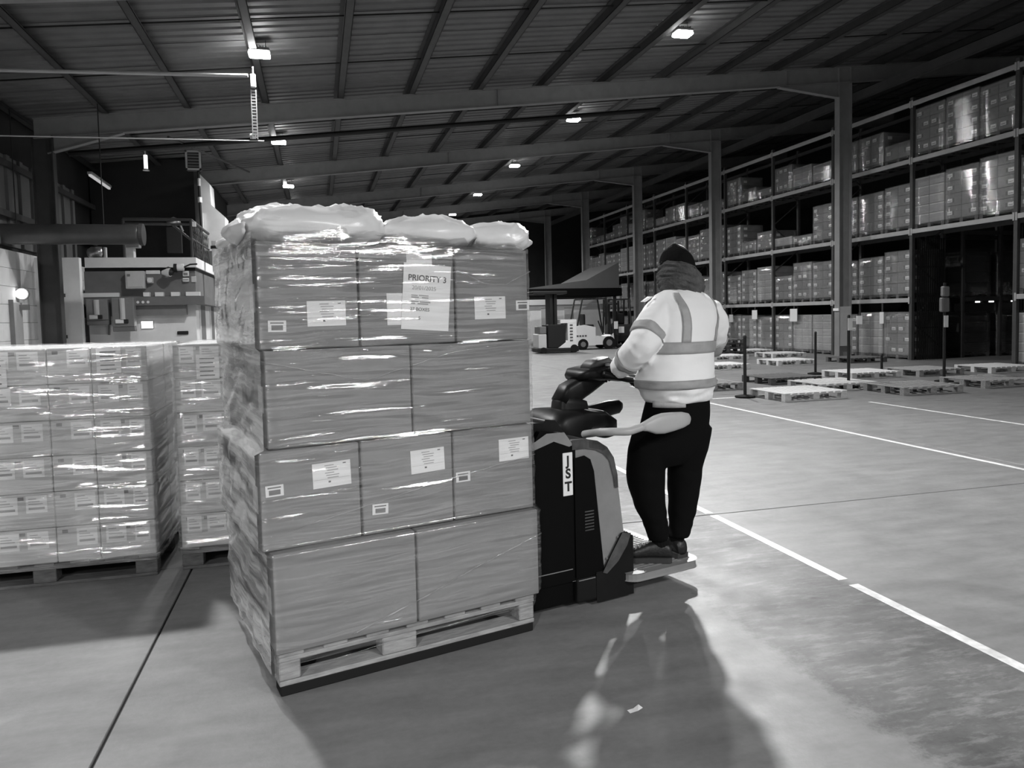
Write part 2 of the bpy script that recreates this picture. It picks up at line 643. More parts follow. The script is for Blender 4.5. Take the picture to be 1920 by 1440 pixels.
nm = ['first', 'second', 'third', 'fourth', 'fifth']
ci = 0
for y in RY[3:]:
    if y > 12:
        o = column(XR, y, roof_z(XR) - 0.66).build('column', MT['steel'])
        struct(o)
        MB().box(XR - 0.3, XR + 0.3, y - 0.2, y + 0.2, 0, 0.03).build('base_plate', MT['steel'], o)
        if y < 20:
            MB().box(XR - 0.20, XR + 0.20, y - 0.10, y - 0.012, 0.35, 1.55).build('cover_panel', MT['light_panel'], o)
            MB().box(XR - 0.26, XR - 0.223, y - 0.12, y + 0.12, 1.42, 1.5).build('clamp_band', MT['white'], o)
    o = column(XL, y, roof_z(XL) - 0.6).build('column', MT['steel_dark'])
    struct(o)
# eaves beam along the right columns
eb = MB()
z = roof_z(XR) - 1.12
eb.box(XR + 0.22, XR + 0.26, 8, 49, z - 0.12, z + 0.12)
eb.box(XR + 0.22, XR + 0.34, 8, 49, z - 0.13, z - 0.115)
struct(eb.build('trim_1', MT['steel_dark']))
# walls
struct(MB().box(-9.2, XE + 1, 50.5, 50.7, 0, 12).build('wall_back', MT['wall_dark']))
wl = struct(MB().box(-6.75, -6.6, 4, 50.5, 0, roof_z(-6.7) - 0.02).build('wall_left', MT['wall_dark']))
struct(MB().box(24.0, 24.15, -10, 50.5, 0, roof_z(24) - 0.2).build('wall_right', MT['wall_dark']))
struct(MB().box(-9.2, XE + 1, -19.0, -18.8, 0, 11).build('wall_front', MT['wall_mid']))
struct(MB().box(-6.55, -3.6, 25.2, 50.4, 3.3, 6.6).build('wall_left', MT['wall_dark']))
# left wall: white blockwork dado, pier, cladding panels, door
for k in range(15):
    for r in range(8):
        off = 0.45 if r % 2 else 0
        MB().box(-6.6, -6.50, 14.0 + k * 0.9 - off, 14.0 + k * 0.9 + 0.89 - off, r * 0.4, r * 0.4 + 0.393, c=0.006).build('block', MT['white_wall'], wl)
for k in range(14):
    y = 13 + k * 0.75
    mb = MB()
    mb.box(-6.6, -6.56, y, y + 0.5, 3.3, 5.3)
    mb.box(-6.6, -6.50, y + 0.52, y + 0.7, 3.3, 5.3)
    mb.build('cladding_panel', MT['wall_mid'], wl)
for z0 in (3.9, 5.0):
    MB().box(-6.5, -6.42, 13, 34, z0, z0 + 0.14).build('sheeting_rail', MT['steel_dark'], wl)
struct(MB().box(-6.5, -5.55, 20.1, 20.3, 0, 3.15).build('trim_2', MT['white_wall']))
d1 = struct(MB().box(-6.499, -6.44, 18.45, 19.0, 0, 2.05, c=0.01).build('door_1', MT['light_panel']))
MB().box(-6.5, -6.42, 18.40, 18.45, 0, 2.1).build('door_frame', MT['grey_panel'], d1)
MB().box(-6.44, -6.40, 18.9, 18.94, 0.95, 1.1).build('door_handle', MT['steel_black'], d1)

# wall-mounted bits on the left
o = thing('wall_pipe', 'pale pipe running down the white pier beside the left dark column', 'pipe')
MB().tube([(-5.95, 20.02, 0.1), (-5.95, 20.02, 3.1)], 0.05).build('pipe_run', MT['light_panel'], o)
MB().box(-6.02, -5.88, 20.02, 20.1, 1.2, 1.28).build('bracket', MT['steel_dark'], o)
MB().box(-6.02, -5.88, 20.02, 20.1, 2.2, 2.28).build('bracket', MT['steel_dark'], o)
o = thing('bulkhead_lamp', 'round lit bulkhead lamp on the white wall at the far left', 'lamp', at(41, 551, 16.6))
MB().tube([(0, 0.02, 0), (0, -0.06, 0)], [0.12, 0.11], 16).build('lens', MT['glow'], o)
MB().tube([(0, 0.05, 0), (0, 0.0, 0)], 0.14, 16).build('housing', MT['grey_panel'], o)
MB().box(-0.12, 0.12, 0.0, 0.06, -0.36, -0.24).build('junction_box', MT['grey_panel'], o)
o = thing('notice_board', 'white paper notices pinned on the wall at the picture edge', 'notice', at(3, 555, 16.2))
for k in range(2):
    p = MB().box(-0.1, 0.1, 0, 0.01, -0.16 - 0.36 * k + 0.2, 0.14 - 0.36 * k + 0.2).build('paper', MT['sheet'], o)
    mb = MB()
    for q in range(4):
        mb.box(-0.07, 0.07, -0.003, 0, 0.09 - 0.36 * k - 0.06 * q + 0.2, 0.11 - 0.36 * k - 0.06 * q + 0.2)
    mb.build('print_lines', MT['ink'], p)

# ================================================================== CABIN (mezzanine office) on the left
CX1 = -3.05
CYF = 20.95
CZ = 3.2
cab = thing('cabin', 'flat-roofed white cabin with grey fascia behind the left pallet loads', 'cabin', (0, 0, 0))
MB().box(-5.65, CX1 - 0.05, CYF + 0.08, 28.0, 0, 2.3).build('wall_panel', MT['white_wall'], cab)
MB().box(-5.65, CX1 + 0.22, CYF - 0.25, 28.2, 1.98, 2.2).build('beam_fascia', MT['fascia'], cab)
MB().box(-5.65, CX1 - 0.0, CYF - 0.12, 28.2, 2.2, 2.86).build('upper_fascia', MT['fascia'], cab)
MB().box(-5.65, CX1 + 0.0, CYF - 0.05, 28.2, 2.86, 2.95).build('shadow_gap', MT['steel_black'], cab)
MB().box(-5.6, CX1 + 0.05, CYF - 0.2, 28.2, 2.95, 3.2).build('roof_edge', MT['white_wall'], cab)
MB().box(-5.6, CX1 - 0.25, CYF - 0.14, CYF + 0.08, 1.72, 1.98).build('recess_panel', MT['grey_panel'], cab)
# pale strips under the upper fascia
for (pa, pb) in ((122, 222), (268, 280), (290, 306), (320, 336), (348, 374)):
    a, b = atY(pa, 541, CYF - 0.26), atY(pb, 541, CYF - 0.26)
    MB().box(a.x, b.x, CYF - 0.262, CYF - 0.12, 2.205, 2.31).build('pale_strip', MT['white'], cab)
# side openings on the right return wall
for (y0, y1) in ((21.6, 22.5), (23.6, 24.3)):
    f_ = MB().box(CX1 - 0.06, CX1 - 0.02, y0, y1, 0, 2.0).build('door_leaf', MT['grey_panel'], cab)
    MB().box(CX1 - 0.055, CX1 - 0.01, y0 - 0.06, y0, 0, 2.06).build('door_jamb', MT['white'], f_)


def wall_box(name, label, cat, p0, p1, depth, m_, extra=None):
    """box on the cabin front spanning pixel corners p0..p1"""
    y = CYF + 0.08
    a, b = atY(*p0, y), atY(*p1, y)
    if (a.z + b.z) / 2 > 2.25:
        y = CYF - 0.121
    elif (a.z + b.z) / 2 > 1.7:
        y = CYF - 0.141
    if name == 'wall_unit':
        y = CYF - 0.26
    a, b = atY(*p0, y - depth), atY(*p1, y - depth)
    o = thing(name, label, cat, ((a.x + b.x) / 2, y, (a.z + b.z) / 2))
    w, h = abs(b.x - a.x) / 2, abs(a.z - b.z) / 2
    MB().box(-w, w, -depth, 0, -h, h, c=0.012).build('housing', m_, o)
    return o, w, h


o, w, h = wall_box('control_cabinet', 'pale grey control cabinet on the cabin fascia', 'cabinet', (234, 508), (271, 541), 0.22, MT['light_panel'])
MB().box(-w + 0.04, w - 0.04, -0.235, -0.22, -h + 0.04, h - 0.04, c=0.004).build('door', MT['light_panel'], o)
MB().box(-w + 0.05, -w + 0.12, -0.245, -0.235, h - 0.14, h - 0.08).build('badge', MT['grey_panel'], o)
o, w, h = wall_box('wall_sign', 'white rectangular sign at top of the cabin fascia', 'sign', (273, 507), (300, 514), 0.03, MT['white'])
o, w, h = wall_box('small_wall_box', 'small light box with round front on the cabin fascia', 'box', (275, 520), (287, 531), 0.12, MT['light_panel'])
MB().tube([(0, -0.12, 0), (0, -0.16, 0)], 0.06, 12).build('dial', MT['white'], o)
o, w, h = wall_box('square_wall_box', 'upper small white box at the right end of the cabin fascia', 'box', (342, 508), (354, 518), 0.08, MT['white'])
MB().box(-0.05, 0.05, -0.09, -0.08, -0.04, 0.02).build('front_plate', MT['grey_panel'], o)
o, w, h = wall_box('low_wall_box', 'lower small white box at the right end of the cabin fascia', 'box', (342, 521), (354, 528), 0.08, MT['white'])
MB().box(-0.07, 0.07, -0.09, -0.08, -0.01, 0.01).build('front_plate', MT['grey_panel'], o)
o, w, h = wall_box('post_box', 'light grey square plate near the corner of the cabin fascia', 'plate', (358, 518), (368, 529), 0.04, MT['light_panel'])
o, w, h = wall_box('alarm_box', 'tiny white alarm box at the left end of the cabin fascia', 'alarm', (117, 523), (126, 533), 0.07, MT['white'])
MB().tube([(0, -0.07, 0), (0, -0.09, 0)], 0.03, 10).build('button', MT['grey_panel'], o)
# floodlight pair on the fascia
o = thing('floodlight', 'round white floodlight under the cabin roof edge', 'floodlight', atY(312, 511, CYF - 0.4))
MB().tube([(-0.1, 0, 0), (0.02, -0.02, 0), (0.10, -0.05, 0)], [0.05, 0.10, 0.11], 12).build('reflector', MT['white'], o)
MB().tube([(0.10, -0.05, 0), (0.17, -0.06, -0.01)], [0.1, 0.06], 12).build('lens', MT['steel_black'], o)
MB().bar((-0.02, 0.05, 0.05), (0.02, 0.25, 0.16), 0.05, 0.05).build('bracket', MT['steel_black'], o)
o = thing('motor_unit', 'white motor unit with cables beside the round floodlight', 'motor', atY(337, 501, CYF - 0.36))
MB().tube([(-0.06, 0, 0), (0.10, 0, 0)], 0.09, 12).build('casing', MT['white'], o)
MB().tube([(-0.14, 0, -0.02), (-0.06, 0, -0.02)], 0.11, 12).build('end_cap', MT['steel_black'], o)
MB().tube([(0.1, 0, 0), (0.25, 0, 0.07), (0.42, 0, 0.08)], 0.02).build('cable', MT['steel_black'], o)
# heaters hanging on the wall
for i, (a, b, lab) in enumerate((((160, 561), (203, 600), 'grey wall unit with pipe, left one of two under the cabin beam'),
                                 ((208, 558), (252, 612), 'larger grey wall unit with pipe, right one of two under the cabin beam'))):
    o, w, h = wall_box('wall_unit', lab, 'wall unit', a, b, 0.28, MT['grey_panel'])
    MB().tube([(0.0, -0.3, h - 0.02), (0.0, -0.3, -h * 0.5)], 0.06, 10).build('pipe', MT['light_panel'], o)
    MB().box(-0.17, 0.02, -0.33, -0.27, -h * 0.5 - 0.1, -h * 0.5, c=0.01).build('valve_box', MT['white'], o)
    MB().box(0.02, 0.12, -0.33, -0.27, -h * 0.5 - 0.1, -h * 0.5, c=0.01).build('valve_knob', MT['steel_black'], o)
    MB().box(-w, w, -0.26, 0, -h - 0.12, -h - 0.005, c=0.01).build('tray', MT['fascia'], o)
o, w, h = wall_box('switch_box', 'small dark box left of the two grey wall units', 'box', (150, 571), (160, 596), 0.12, MT['steel_black'])
MB().box(-0.03, 0.03, -0.14, -0.12, -0.02, 0.05).build('switch', MT['light_panel'], o)
o, w, h = wall_box('socket_row', 'dark strip of three round sockets right of the wall units', 'socket strip', (254, 562), (283, 571), 0.08, MT['steel_black'])
for k in (-1, 0, 1):
    MB().tube([(k * 0.12, -0.08, 0), (k * 0.12, -0.11, 0)], 0.035, 10).build('socket', MT['white'], o)
o, w, h = wall_box('lit_panel', 'glowing white square panel low on the cabin wall', 'light panel', (264, 602), (288, 616), 0.04, MT['grey_panel'])
MB().box(-w + 0.01, w - 0.01, -0.05, -0.04, -h + 0.01, h - 0.01).build('lens', MT['glow'], o)
o, w, h = wall_box('dark_vent', 'small dark rectangle low on the cabin wall near its corner', 'vent', (332, 621), (353, 627), 0.05, MT['steel_black'])
o = thing('wall_conduit', 'thin looping conduit on the cabin wall left of the wall units', 'conduit')
MB().tube([atY(118, 610, CYF + .06), atY(118, 602, CYF + .06), atY(122, 598, CYF + .06), atY(150, 597, CYF + .06)], 0.02, 6).build('conduit_run', MT['light_panel'], o)
MB().tube([atY(205, 628, CYF + .06), atY(205, 575, CYF + .06)], 0.025, 6).build('conduit_drop', MT['grey_panel'], o)

# mezzanine railing on top of the cabin
rl = thing('roof_railing', 'dark tubular guard railing on the cabin roof corner', 'railing', (0, 0, 0))
za = 3.2
xr, yf = CX1 - 0.05, CYF - 0.1
for x in (-4.7, xr):
    MB().tube([(x, yf, za), (x, yf, za + 0.98)], 0.035).build('post', MT['steel_dark'], rl)
for y in (22.6, 24.4, 26.2):
    MB().tube([(xr, y, za), (xr, y, za + 0.98)], 0.035).build('post', MT['steel_dark'], rl)
MB().tube([(-4.7, yf, za + 0.98), (xr, yf, za + 0.98), (xr, 26.2, za + 0.98)], 0.04).build('top_rail', MT['steel_dark'], rl)
MB().tube([(-4.7, yf, za + 0.86), (xr, yf, za + 0.86)], 0.03).build('mid_rail', MT['steel_dark'], rl)
MB().tube([(xr - 0.45, yf, za + 0.86), (xr, yf, za + 0.45)], 0.03).build('corner_brace', MT['steel_dark'], rl)
MB().tube([(xr, yf, za + 0.5), (xr, 26.2, za + 0.5)], 0.025).build('mid_rail', MT['steel_dark'], rl)
mb = MB()
for k in range(12):
    y = yf + 0.25 * k
    mb.tube([(xr, y, za + 0.05), (xr, y + 0.5, za + 0.9)], 0.008, 4)
    mb.tube([(xr, y + 0.5, za + 0.05), (xr, y, za + 0.9)], 0.008, 4)
mb.build('mesh_infill', MT['steel_black'], rl)['kind'] = 'stuff'
MB().box(xr + 0.05, xr + 0.13, yf - 0.1, yf - 0.02, za + 0.8, za + 0.92).build('clip', MT['white'], rl)
o = thing('white_pipe', 'thick white vertical pipe at the corner of the roof railing', 'pipe', at(404, 480, 21.0))
MB().tube([(0, 0, -0.45), (0, 0, 0.42)], 0.09, 12).build('pipe_run', MT['white'], o)
MB().tube([(0, 0, 0.2), (0, 0, 0.28)], 0.12, 12).build('collar', MT['steel_black'], o)
# white chute
ch = thing('white_chute', 'tall white sheet metal chute rising behind the cabin railing', 'chute', (0, 0, 0))
def pp(px, py, d):
    return at(px, py, d)
poly = [(374, 326), (393, 345), (396, 384), (422, 407), (422, 470), (378, 470)]
mb = MB()
fr = [pp(x, y, 22.5) for x, y in poly]
bk = [p + Vector((0, 0.9, 0)) for p in fr]
n = len(poly)
mb.add(fr + bk, [tuple(range(n)), tuple(range(2 * n - 1, n - 1, -1))] + [(i, (i + 1) % n, n + (i + 1) % n, n + i) for i in range(n)])
mb.build('casing', MT['white_wall'], ch)
MB().bar(pp(380, 400, 22.45), pp(380, 470, 22.45), 0.05, 0.04).build('corner_strip', MT['white'], ch)
MB().box(*(lambda a: (a.x, a.x + 0.6, a.y, a.y + 0.6, 3.2, a.z))(pp(381, 466, 22.6))).build('foot', MT['grey_panel'], ch)
# heater fan with grille on pole
hf_ = thing('unit_heater', 'square louvred heater head on a thin black pole', 'heater', pp(364, 302, 22.0))
MB().box(-0.22, 0.20, -0.1, 0.15, -0.28, 0.28, c=0.02).build('casing', MT['steel_dark'], hf_)
mb = MB()
mb.box(-0.22, -0.17, -0.13, -0.1, -0.28, 0.28)
mb.box(0.15, 0.20, -0.13, -0.1, -0.28, 0.28)
mb.box(-0.22, 0.20, -0.13, -0.1, 0.23, 0.28)
mb.box(-0.22, 0.20, -0.13, -0.1, -0.28, -0.23)
mb.build('bezel', MT['light_panel'], hf_)
for k in range(5):
    MB().bar((-0.17, -0.12, -0.17 + 0.085 * k), (0.15, -0.12, -0.17 + 0.085 * k), 0.02, 0.03).build('louvre', MT['grey_panel'], hf_)
p = MB().tube([(0.1, 0, -0.28), (0.13, 0, 3.2 - pp(364, 302, 22.0).z)], 0.035).build('pole', MT['steel_black'], hf_)
MB().tube([(0.105, 0, -0.5), (0.107, 0, -0.72)], 0.045).build('pole_sleeve', MT['light_panel'], p)
MB().tube([(0.11, -0.0, -1.05), (0.112, 0, -1.2)], 0.06).build('pole_clamp', MT['white'], p)
# hanging pipe lamp
o = thing('hanging_tube_lamp', 'short vertical lit tube hanging above the cabin roof', 'lamp', pp(274, 320, 20.5))
MB().tube([(0, 0, 0.05), (0, 0, 0.42)], 0.05, 10).build('tube', MT['tube'], o)
MB().tube([(0, 0, 0.42), (-0.03, 0, roof_z(-5) - 4.9 - 1.0)], 0.02, 6).build('suspension', MT['light_panel'], o)
MB().tube([(0, 0, 0), (0, 0, 0.05)], [0.09, 0.05], 10).build('end_cap', MT['white'], o)
# inclined batten
o = thing('batten_light', 'sloping pale batten light in the dark corner above the duct', 'light')
a, b = pp(168, 324, 20.5), pp(205, 350, 22.6)
MB().bar(a, b, 0.12, 0.07).build('housing', MT['light_panel'], o)
MB().bar(a - Vector((0, 0, 0.06)), b - Vector((0, 0, 0.06)), 0.06, 0.05).build('diffuser', MT['glowdim'], o)
# big duct
dc = thing('duct', 'large dull metal ventilation duct across the left column', 'duct', (0, 0, 0))
a, b = pp(4, 439, 17.0), pp(256, 438, 16.3)
a.y = b.y = 18.4
a.z = b.z = 3.52
mb = MB()
N = 26
pts = [a.lerp(b, k / N) for k in range(N + 1)]
mb.tube(pts, [0.225 + (0.006 if k % 6 == 0 else 0) for k in range(N + 1)], 28)
mb.build('duct_run', MT['duct'], dc, smooth=True)
MB().tube([a - Vector((0.02, 0, 0)), a + Vector((0.05, 0, 0))], 0.24, 28).build('flange', MT['duct'], dc)
MB().tube([b - Vector((0.05, 0, 0)), b + Vector((0.03, 0, 0))], 0.245, 28).build('flange', MT['steel_dark'], dc)
for t in (0.2, 0.75):
    q = a.lerp(b, t)
    MB().tube([q + Vector((0, 0, 0.22)), Vector((q.x, q.y, roof_z(q.x) - 0.2))], 0.012, 6).build('hanger', MT['steel_black'], dc)
# plant on the cabin roof
o = thing('fan_motor', 'rounded metal fan motor on the platform above the cabin', 'motor', pp(326, 418, 22.4))
mb = MB()
for k in range(9):
    mb.tube([(0.0, 0, 0)] * 1 + [(0.0, 0, 0)], 0.01) if False else None
mb.tube([(-0.2, 0, -0.05), (-0.12, 0, 0), (0, 0, 0.03), (0.12, 0, 0), (0.18, 0, -0.05)], [0.05, 0.12, 0.15, 0.12, 0.04], 14)
mb.build('housing', MT['chrome'], o, smooth=True)
MB().tube([(0.15, 0, 0), (0.24, 0, -0.25)], 0.035).build('outlet', MT['chrome'], o)
MB().box(-0.2, 0.2, -0.1, 0.1, -0.9, -0.14).build('stand', MT['steel_black'], o)
o = thing('roof_crate', 'small pale crate standing on the cabin roof', 'crate', pp(244, 484, 20.3))
MB().box(-0.12, 0.12, -0.1, 0.15, -0.03, 0.28, c=0.01).build('body', MT['light_panel'], o)
MB().box(-0.1, 0.26, -0.12, 0.17, 0.28, 0.36, c=0.01).build('lid', MT['grey_panel'], o)
o = thing('cylinder_tank', 'short round metal tank lying on the cabin roof below the duct', 'tank', pp(180, 484, 20.6))
o.location.z = 3.2
MB().tube([(-0.2, 0, 0.3), (-0.1, 0, 0.3), (0.16, 0, 0.3), (0.2, 0, 0.3)], [0.1, 0.17, 0.17, 0.1], 16).build('shell', MT['chrome'], o, smooth=True)
MB().box(-0.12, 0.12, -0.08, 0.08, 0, 0.16).build('cradle', MT['steel_dark'], o)
MB().box(0.22, 0.27, -0.08, 0.08, 0, 0.45).build('end_plate', MT['light_panel'], o)

# lattice drop pole, conduit and wire near the first lamp
o = thing('lattice_drop_pole', 'bright perforated vertical strip hanging below the nearest left lamp', 'pole', (-1.06, 15.6, 0))
mb = MB()
for sx in (-0.045, 0.045):
    mb.box(sx - 0.008, sx + 0.008, -0.02, 0.02, 5.1, 6.05)
for k in range(16):
    z = 5.12 + k * 0.06
    mb.box(-0.045, 0.045, -0.015, 0.015, z, z + 0.022)
mb.build('ladder_strip', MT['white'], o)
MB().box(-0.05, 0.05, -0.04, 0.04, 6.1, 6.35, c=0.01).build('junction_box', MT['white'], o)
MB().tube([(0, 0, 6.35), (0, 0, 6.5)], 0.02).build('stem', MT['steel_black'], o)
MB().tube([(-0.1, 0.05, 5.16), (0.0, 0.05, 5.16)], 0.05, 10).build('bracket', MT['light_panel'], o)
o = thing('overhead_conduit', 'pale straight conduit crossing under the roof at upper left', 'conduit')
MB().tube([(-6.6, 15.6, 6.13), (-1.15, 15.6, 6.32)], 0.035, 8).build('conduit_run', MT['light_panel'], o)
o = thing('suspension_wire', 'thin taut wire stretched from the left wall to the lattice strip', 'wire')
MB().tube([(-6.6, 15.62, 4.98), (-0.9, 15.62, 5.07)], 0.012, 6).build('wire_run', MT['light_panel'], o)

# ================================================================== LAMPS
def lamp_meshes():
    h_ = MB()
    h_.box(-0.2, 0.2, -0.15, 0.15, 0.02, 0.09, c=0.015)
    for k in range(6):
        h_.box(-0.15 + k * 0.055, -0.135 + k * 0.055, -0.13, 0.13, 0.09, 0.13)
    l_ = MB()
    l_.box(-0.2, 0.2, -0.15, 0.15, -0.05, 0.018, c=0.02)
    s_ = MB()
    s_.tube([(-0.12, 0, 0.12), (-0.12, 0, 0.27)], 0.006, 5)
    s_.tube([(0.12, 0, 0.12), (0.12, 0, 0.27)], 0.006, 5)
    return h_.mesh('housing', MT['grey_panel']), l_.mesh('lens', MT['lens']), s_.mesh('hanger', MT['steel_black'])


LM = lamp_meshes()
order = ['nearest', 'second', 'third', 'fourth', 'fifth', 'sixth']
cnt = {'left': 0, 'right': 0}
for (x, y, rel) in LAMP_POS:
    side = 'left' if x < 2 else 'right'
    z = roof_z(x) - 0.27
    vis = y > 14
    if vis:
        label = '%s %s of the roof lamps running down the %s bay' % (order[cnt[side]], 'bright flood', side)
        cnt[side] += 1
    else:
        label = 'roof flood lamp out of view, %s bay, %s' % (side, {-14: 'hindmost', -11: 'hindmost', -7: 'second from the back', 8: 'above the load'}.get(round(y), 'added stand-in for the nearest'))
    t = thing('high_bay_lamp', label, 'lamp', (x, y, z), 0, 'high bay roof lamps')
    for nm_, me in zip(('housing', 'lens', 'hanger'), LM):
        link(nm_, me, t)
    ld = bpy.data.lights.new('lamp_light', 'AREA')
    ld.shape = 'RECTANGLE'
    ld.size, ld.size_y = 0.34, 0.24
    ld.energy = LAMP_W * rel
    ld.spread = math.radians(158 if x > 2 else 145)
    lo_ = link('light_source', ld, t, (0, 0, -0.06))
    if abs(x - 6.2) < 0.01:          # added flood, stands in for the far right lamp, aimed at the truck
        lo_.location.z = -0.25
        lo_.rotation_euler = Vector((-(x - 2.2), -(y - 4.0), -z)).to_track_quat('-Z', 'Y').to_euler()
        ld.spread = math.radians(120)

#PART2
# ================================================================== RACKING
RX = 16.1
LEV = [1.68, 3.58, 5.53, 7.07]
PY = [14.05 - 3.25, 14.05] + [17.25 + 3.25 * k for k in range(9)]
rack = thing('pallet_rack', 'long steel pallet racking of four levels down the right side of the hall', 'racking', (RX, PY[0], 0))


def R(mb):
    mb.v = [(x - RX, y - PY[0], z) for x, y, z in mb.v]
    return mb


for y in PY:
    for x in (RX, RX + 1.05):
        mb = MB()
        mb.box(x - 0.04, x + 0.05, y - 0.05, y + 0.05, 0, 7.25)
        mb.box(x - 0.08, x + 0.08, y - 0.08, y + 0.08, 0, 0.01)
        R(mb).build('upright', MT['rack_post'], rack)
    for k in range(8):
        z0 = 0.3 + k * 0.85
        a, b = (RX, RX + 1.05) if k % 2 else (RX + 1.05, RX)
        R(MB().bar((a, y, z0), (b, y, z0 + 0.8), 0.03, 0.03)).build('diagonal_brace', MT['rack_post'], rack)
for i in range(len(PY) - 1):
    y0, y1 = PY[i] + 0.05, PY[i + 1] - 0.05
    for li, z in enumerate(LEV):
        if i == 1 and li == 0:
            continue
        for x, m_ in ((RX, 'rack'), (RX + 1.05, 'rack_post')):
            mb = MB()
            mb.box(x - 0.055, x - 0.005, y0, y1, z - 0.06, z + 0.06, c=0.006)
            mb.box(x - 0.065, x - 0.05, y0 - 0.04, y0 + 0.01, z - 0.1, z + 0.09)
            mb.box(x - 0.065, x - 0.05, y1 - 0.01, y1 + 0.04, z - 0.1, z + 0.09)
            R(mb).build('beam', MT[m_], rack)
# loads: heights of the three loads per bay, far one first
HT = {
    1: [[1.05, .5, .5], None, [1.38, 1.43, 1.5], [1.32, 1.34, 1.3], None],
    0: [[1.3, 1.3, 1.35], [1.3, 1.2, 1.3], [1.3, 1.3, 1.3], [1.2, 1.3, 1.35], None],
    2: [[1.3, 1.35, 1.35], [1.2, 1.25, 1.35], [1.25, 1.25, 1.3], [1.0, 1.0, .55], None],
    3: [[1.3, 1.3, 1.3], [0.95, 1.35, 1.3], [.42, .38, 1.25], [.95, .75, .65], None],
    4: [[1.3, 1.3, 1.25], [1.15, 1.3, 1.35], [1.2, .5, .75], [1.1, .55, .38], None],
}
rg = random.Random(3)
for i in range(5, 10):
    HT[i] = [[rg.choice([1.3, 1.2, 1.35]) for _ in range(3)] for _ in range(3)] + [[rg.choice([.6, .8, 1.1, .45]) for _ in range(3)]] + [None]
_ccache = {}


def rack_carton(w, d, h, st):
    key = (round(w, 3), round(d, 3), round(h, 3), st)
    if key in _ccache:
        return _ccache[key]
    mb = MB()
    mb.box(0.003, d - 0.003, 0.003, w - 0.003, 0.002, h - 0.004, c=0.006)
    # paper label and tape on the aisle face and on the face towards the entrance
    lw, lh = 0.15, 0.09
    if st == 0:
        spots = [0.06]
    elif st == 1:
        spots = [w - 0.06 - lw]
    else:
        spots = []
    for s in spots:
        mb.box(0.0, 0.004, s, s + lw, h * 0.45 - lh / 2, h * 0.45 + lh / 2, mi=1)
        mb.box(-0.001, 0.001, s + 0.02, s + lw - 0.02, h * 0.45 - 0.02, h * 0.45 - 0.005, mi=2)
        mb.box(0.15, 0.15 + lw, 0.0, 0.004, h * 0.45 - lh / 2, h * 0.45 + lh / 2, mi=1)
    if st == 2:
        mb.box(0.0, 0.004, 0.02, w - 0.02, h * 0.84, h * 0.96, mi=3)
    if st in (0, 1) and h > 0.2:
        mb.box(0.001, 0.004, w / 2 - 0.025, w / 2 + 0.025, h * 0.25, h * 0.6, mi=2)
    me = mb.mesh('carton', [{2: MT['carton4'], 4: MT['carton_shaded']}.get(st, MT['carton3']), MT['label'], MT['fascia'], MT['light_panel']])
    _ccache[key] = me
    return me


def small_pallet_mesh(w, d, h=0.13, m_='wood_dark'):
    mb = MB()
    for k in range(6):
        x = k * (d - 0.1) / 5
        mb.box(x, x + 0.1, 0, w, h - 0.02, h)
    for yy in (0, w / 2 - 0.05, w - 0.1):
        mb.box(0, d, yy, yy + 0.1, h - 0.04, h - 0.02)
        mb.box(0, d, yy, yy + 0.1, 0, 0.02)
        for xx in (0, d / 2 - 0.06, d - 0.12):
            mb.box(xx, xx + 0.12, yy, yy + 0.1, 0.02, h - 0.04)
    return mb.mesh('pallet', MT[m_])


SPM = small_pallet_mesh(1.0, 1.0)


def film_box_mesh(w, d, h, seed):
    """wavy thin film shell round a load, open underneath"""
    mb = MB()
    per = []
    n1, n2 = 6, 6
    e = 0.012
    for k in range(n1):
        per.append((-e, (w) * k / n1))
    for k in range(n2):
        per.append((d * k / n2, w + e))
    for k in range(n1):
        per.append((d + e, w - w * k / n1))
    for k in range(n2):
        per.append((d - d * k / n2, -e))
    rows = max(3, int(h / 0.16))
    rings = []
    for r in range(rows + 1):
        z = 0.05 + (h - 0.04) * r / rows
        ring = []
        for (x, y) in per:
            q = noise.noise(Vector((x * 3, y * 3 + seed, z * 9)))
            o = abs(q) * 0.012
            cx, cy = x - d / 2, y - w / 2
            ring.append((x + (o if cx > 0 else -o), y + (o if cy > 0 else -o), z))
        rings.append(ring)
    mb.loft(rings, cap=False)
    n = len(per)
    mb.f.append(tuple(range(len(mb.v) - n, len(mb.v))))
    mb.mi.append(0)
    return mb.mesh('stretch_wrap', MT['film_rack'], smooth=True)


LEVN = ['on floor under racking', 'on first beam level', 'on second beam level', 'on third beam level']
BAYN = {0: 'bay right of tunnel', 1: 'bay above dark tunnel', 2: 'bay between tunnel and nearest column', 3: 'first bay beyond nearest column',
        4: 'second bay beyond nearest column', 5: 'bay behind second column', 6: 'bay just beyond second column', 7: 'bay before third column',
        8: 'last bay but one', 9: 'last bay'}
POSN = ['far one', 'middle one', 'near one']


def rack_load(x, y, z, h, st, label, cols=2, film=True, group='wrapped loads in the pallet rack'):
    t = thing('carton_pallet', label, 'pallet load', (x, y, z), 0, group)
    link('pallet', SPM, t)
    hh = h - 0.13
    rows = max(1, round(hh / (0.29 if st != 2 else 0.24)))
    ch_ = hh / rows
    if st == 3:
        cols = 1
    for r in range(rows):
        for c in range(cols):
            s = st if st > 1 else (r + c + st) % 2
            s = 0 if (st == 0 and c == 0) else (1 if st == 0 else s)
            link('carton', rack_carton(1.0 / cols, 1.0, ch_, s), t, (0, c / cols, 0.13 + r * ch_))
    if film:
        key = ('f', round(h, 2), int(y * 7) % 3)
        if key not in _ccache:
            _ccache[key] = film_box_mesh(1.0, 1.0, h, (int(y * 7) % 3) * 11.3)
        link('stretch_wrap', _ccache[key], t)
    return t


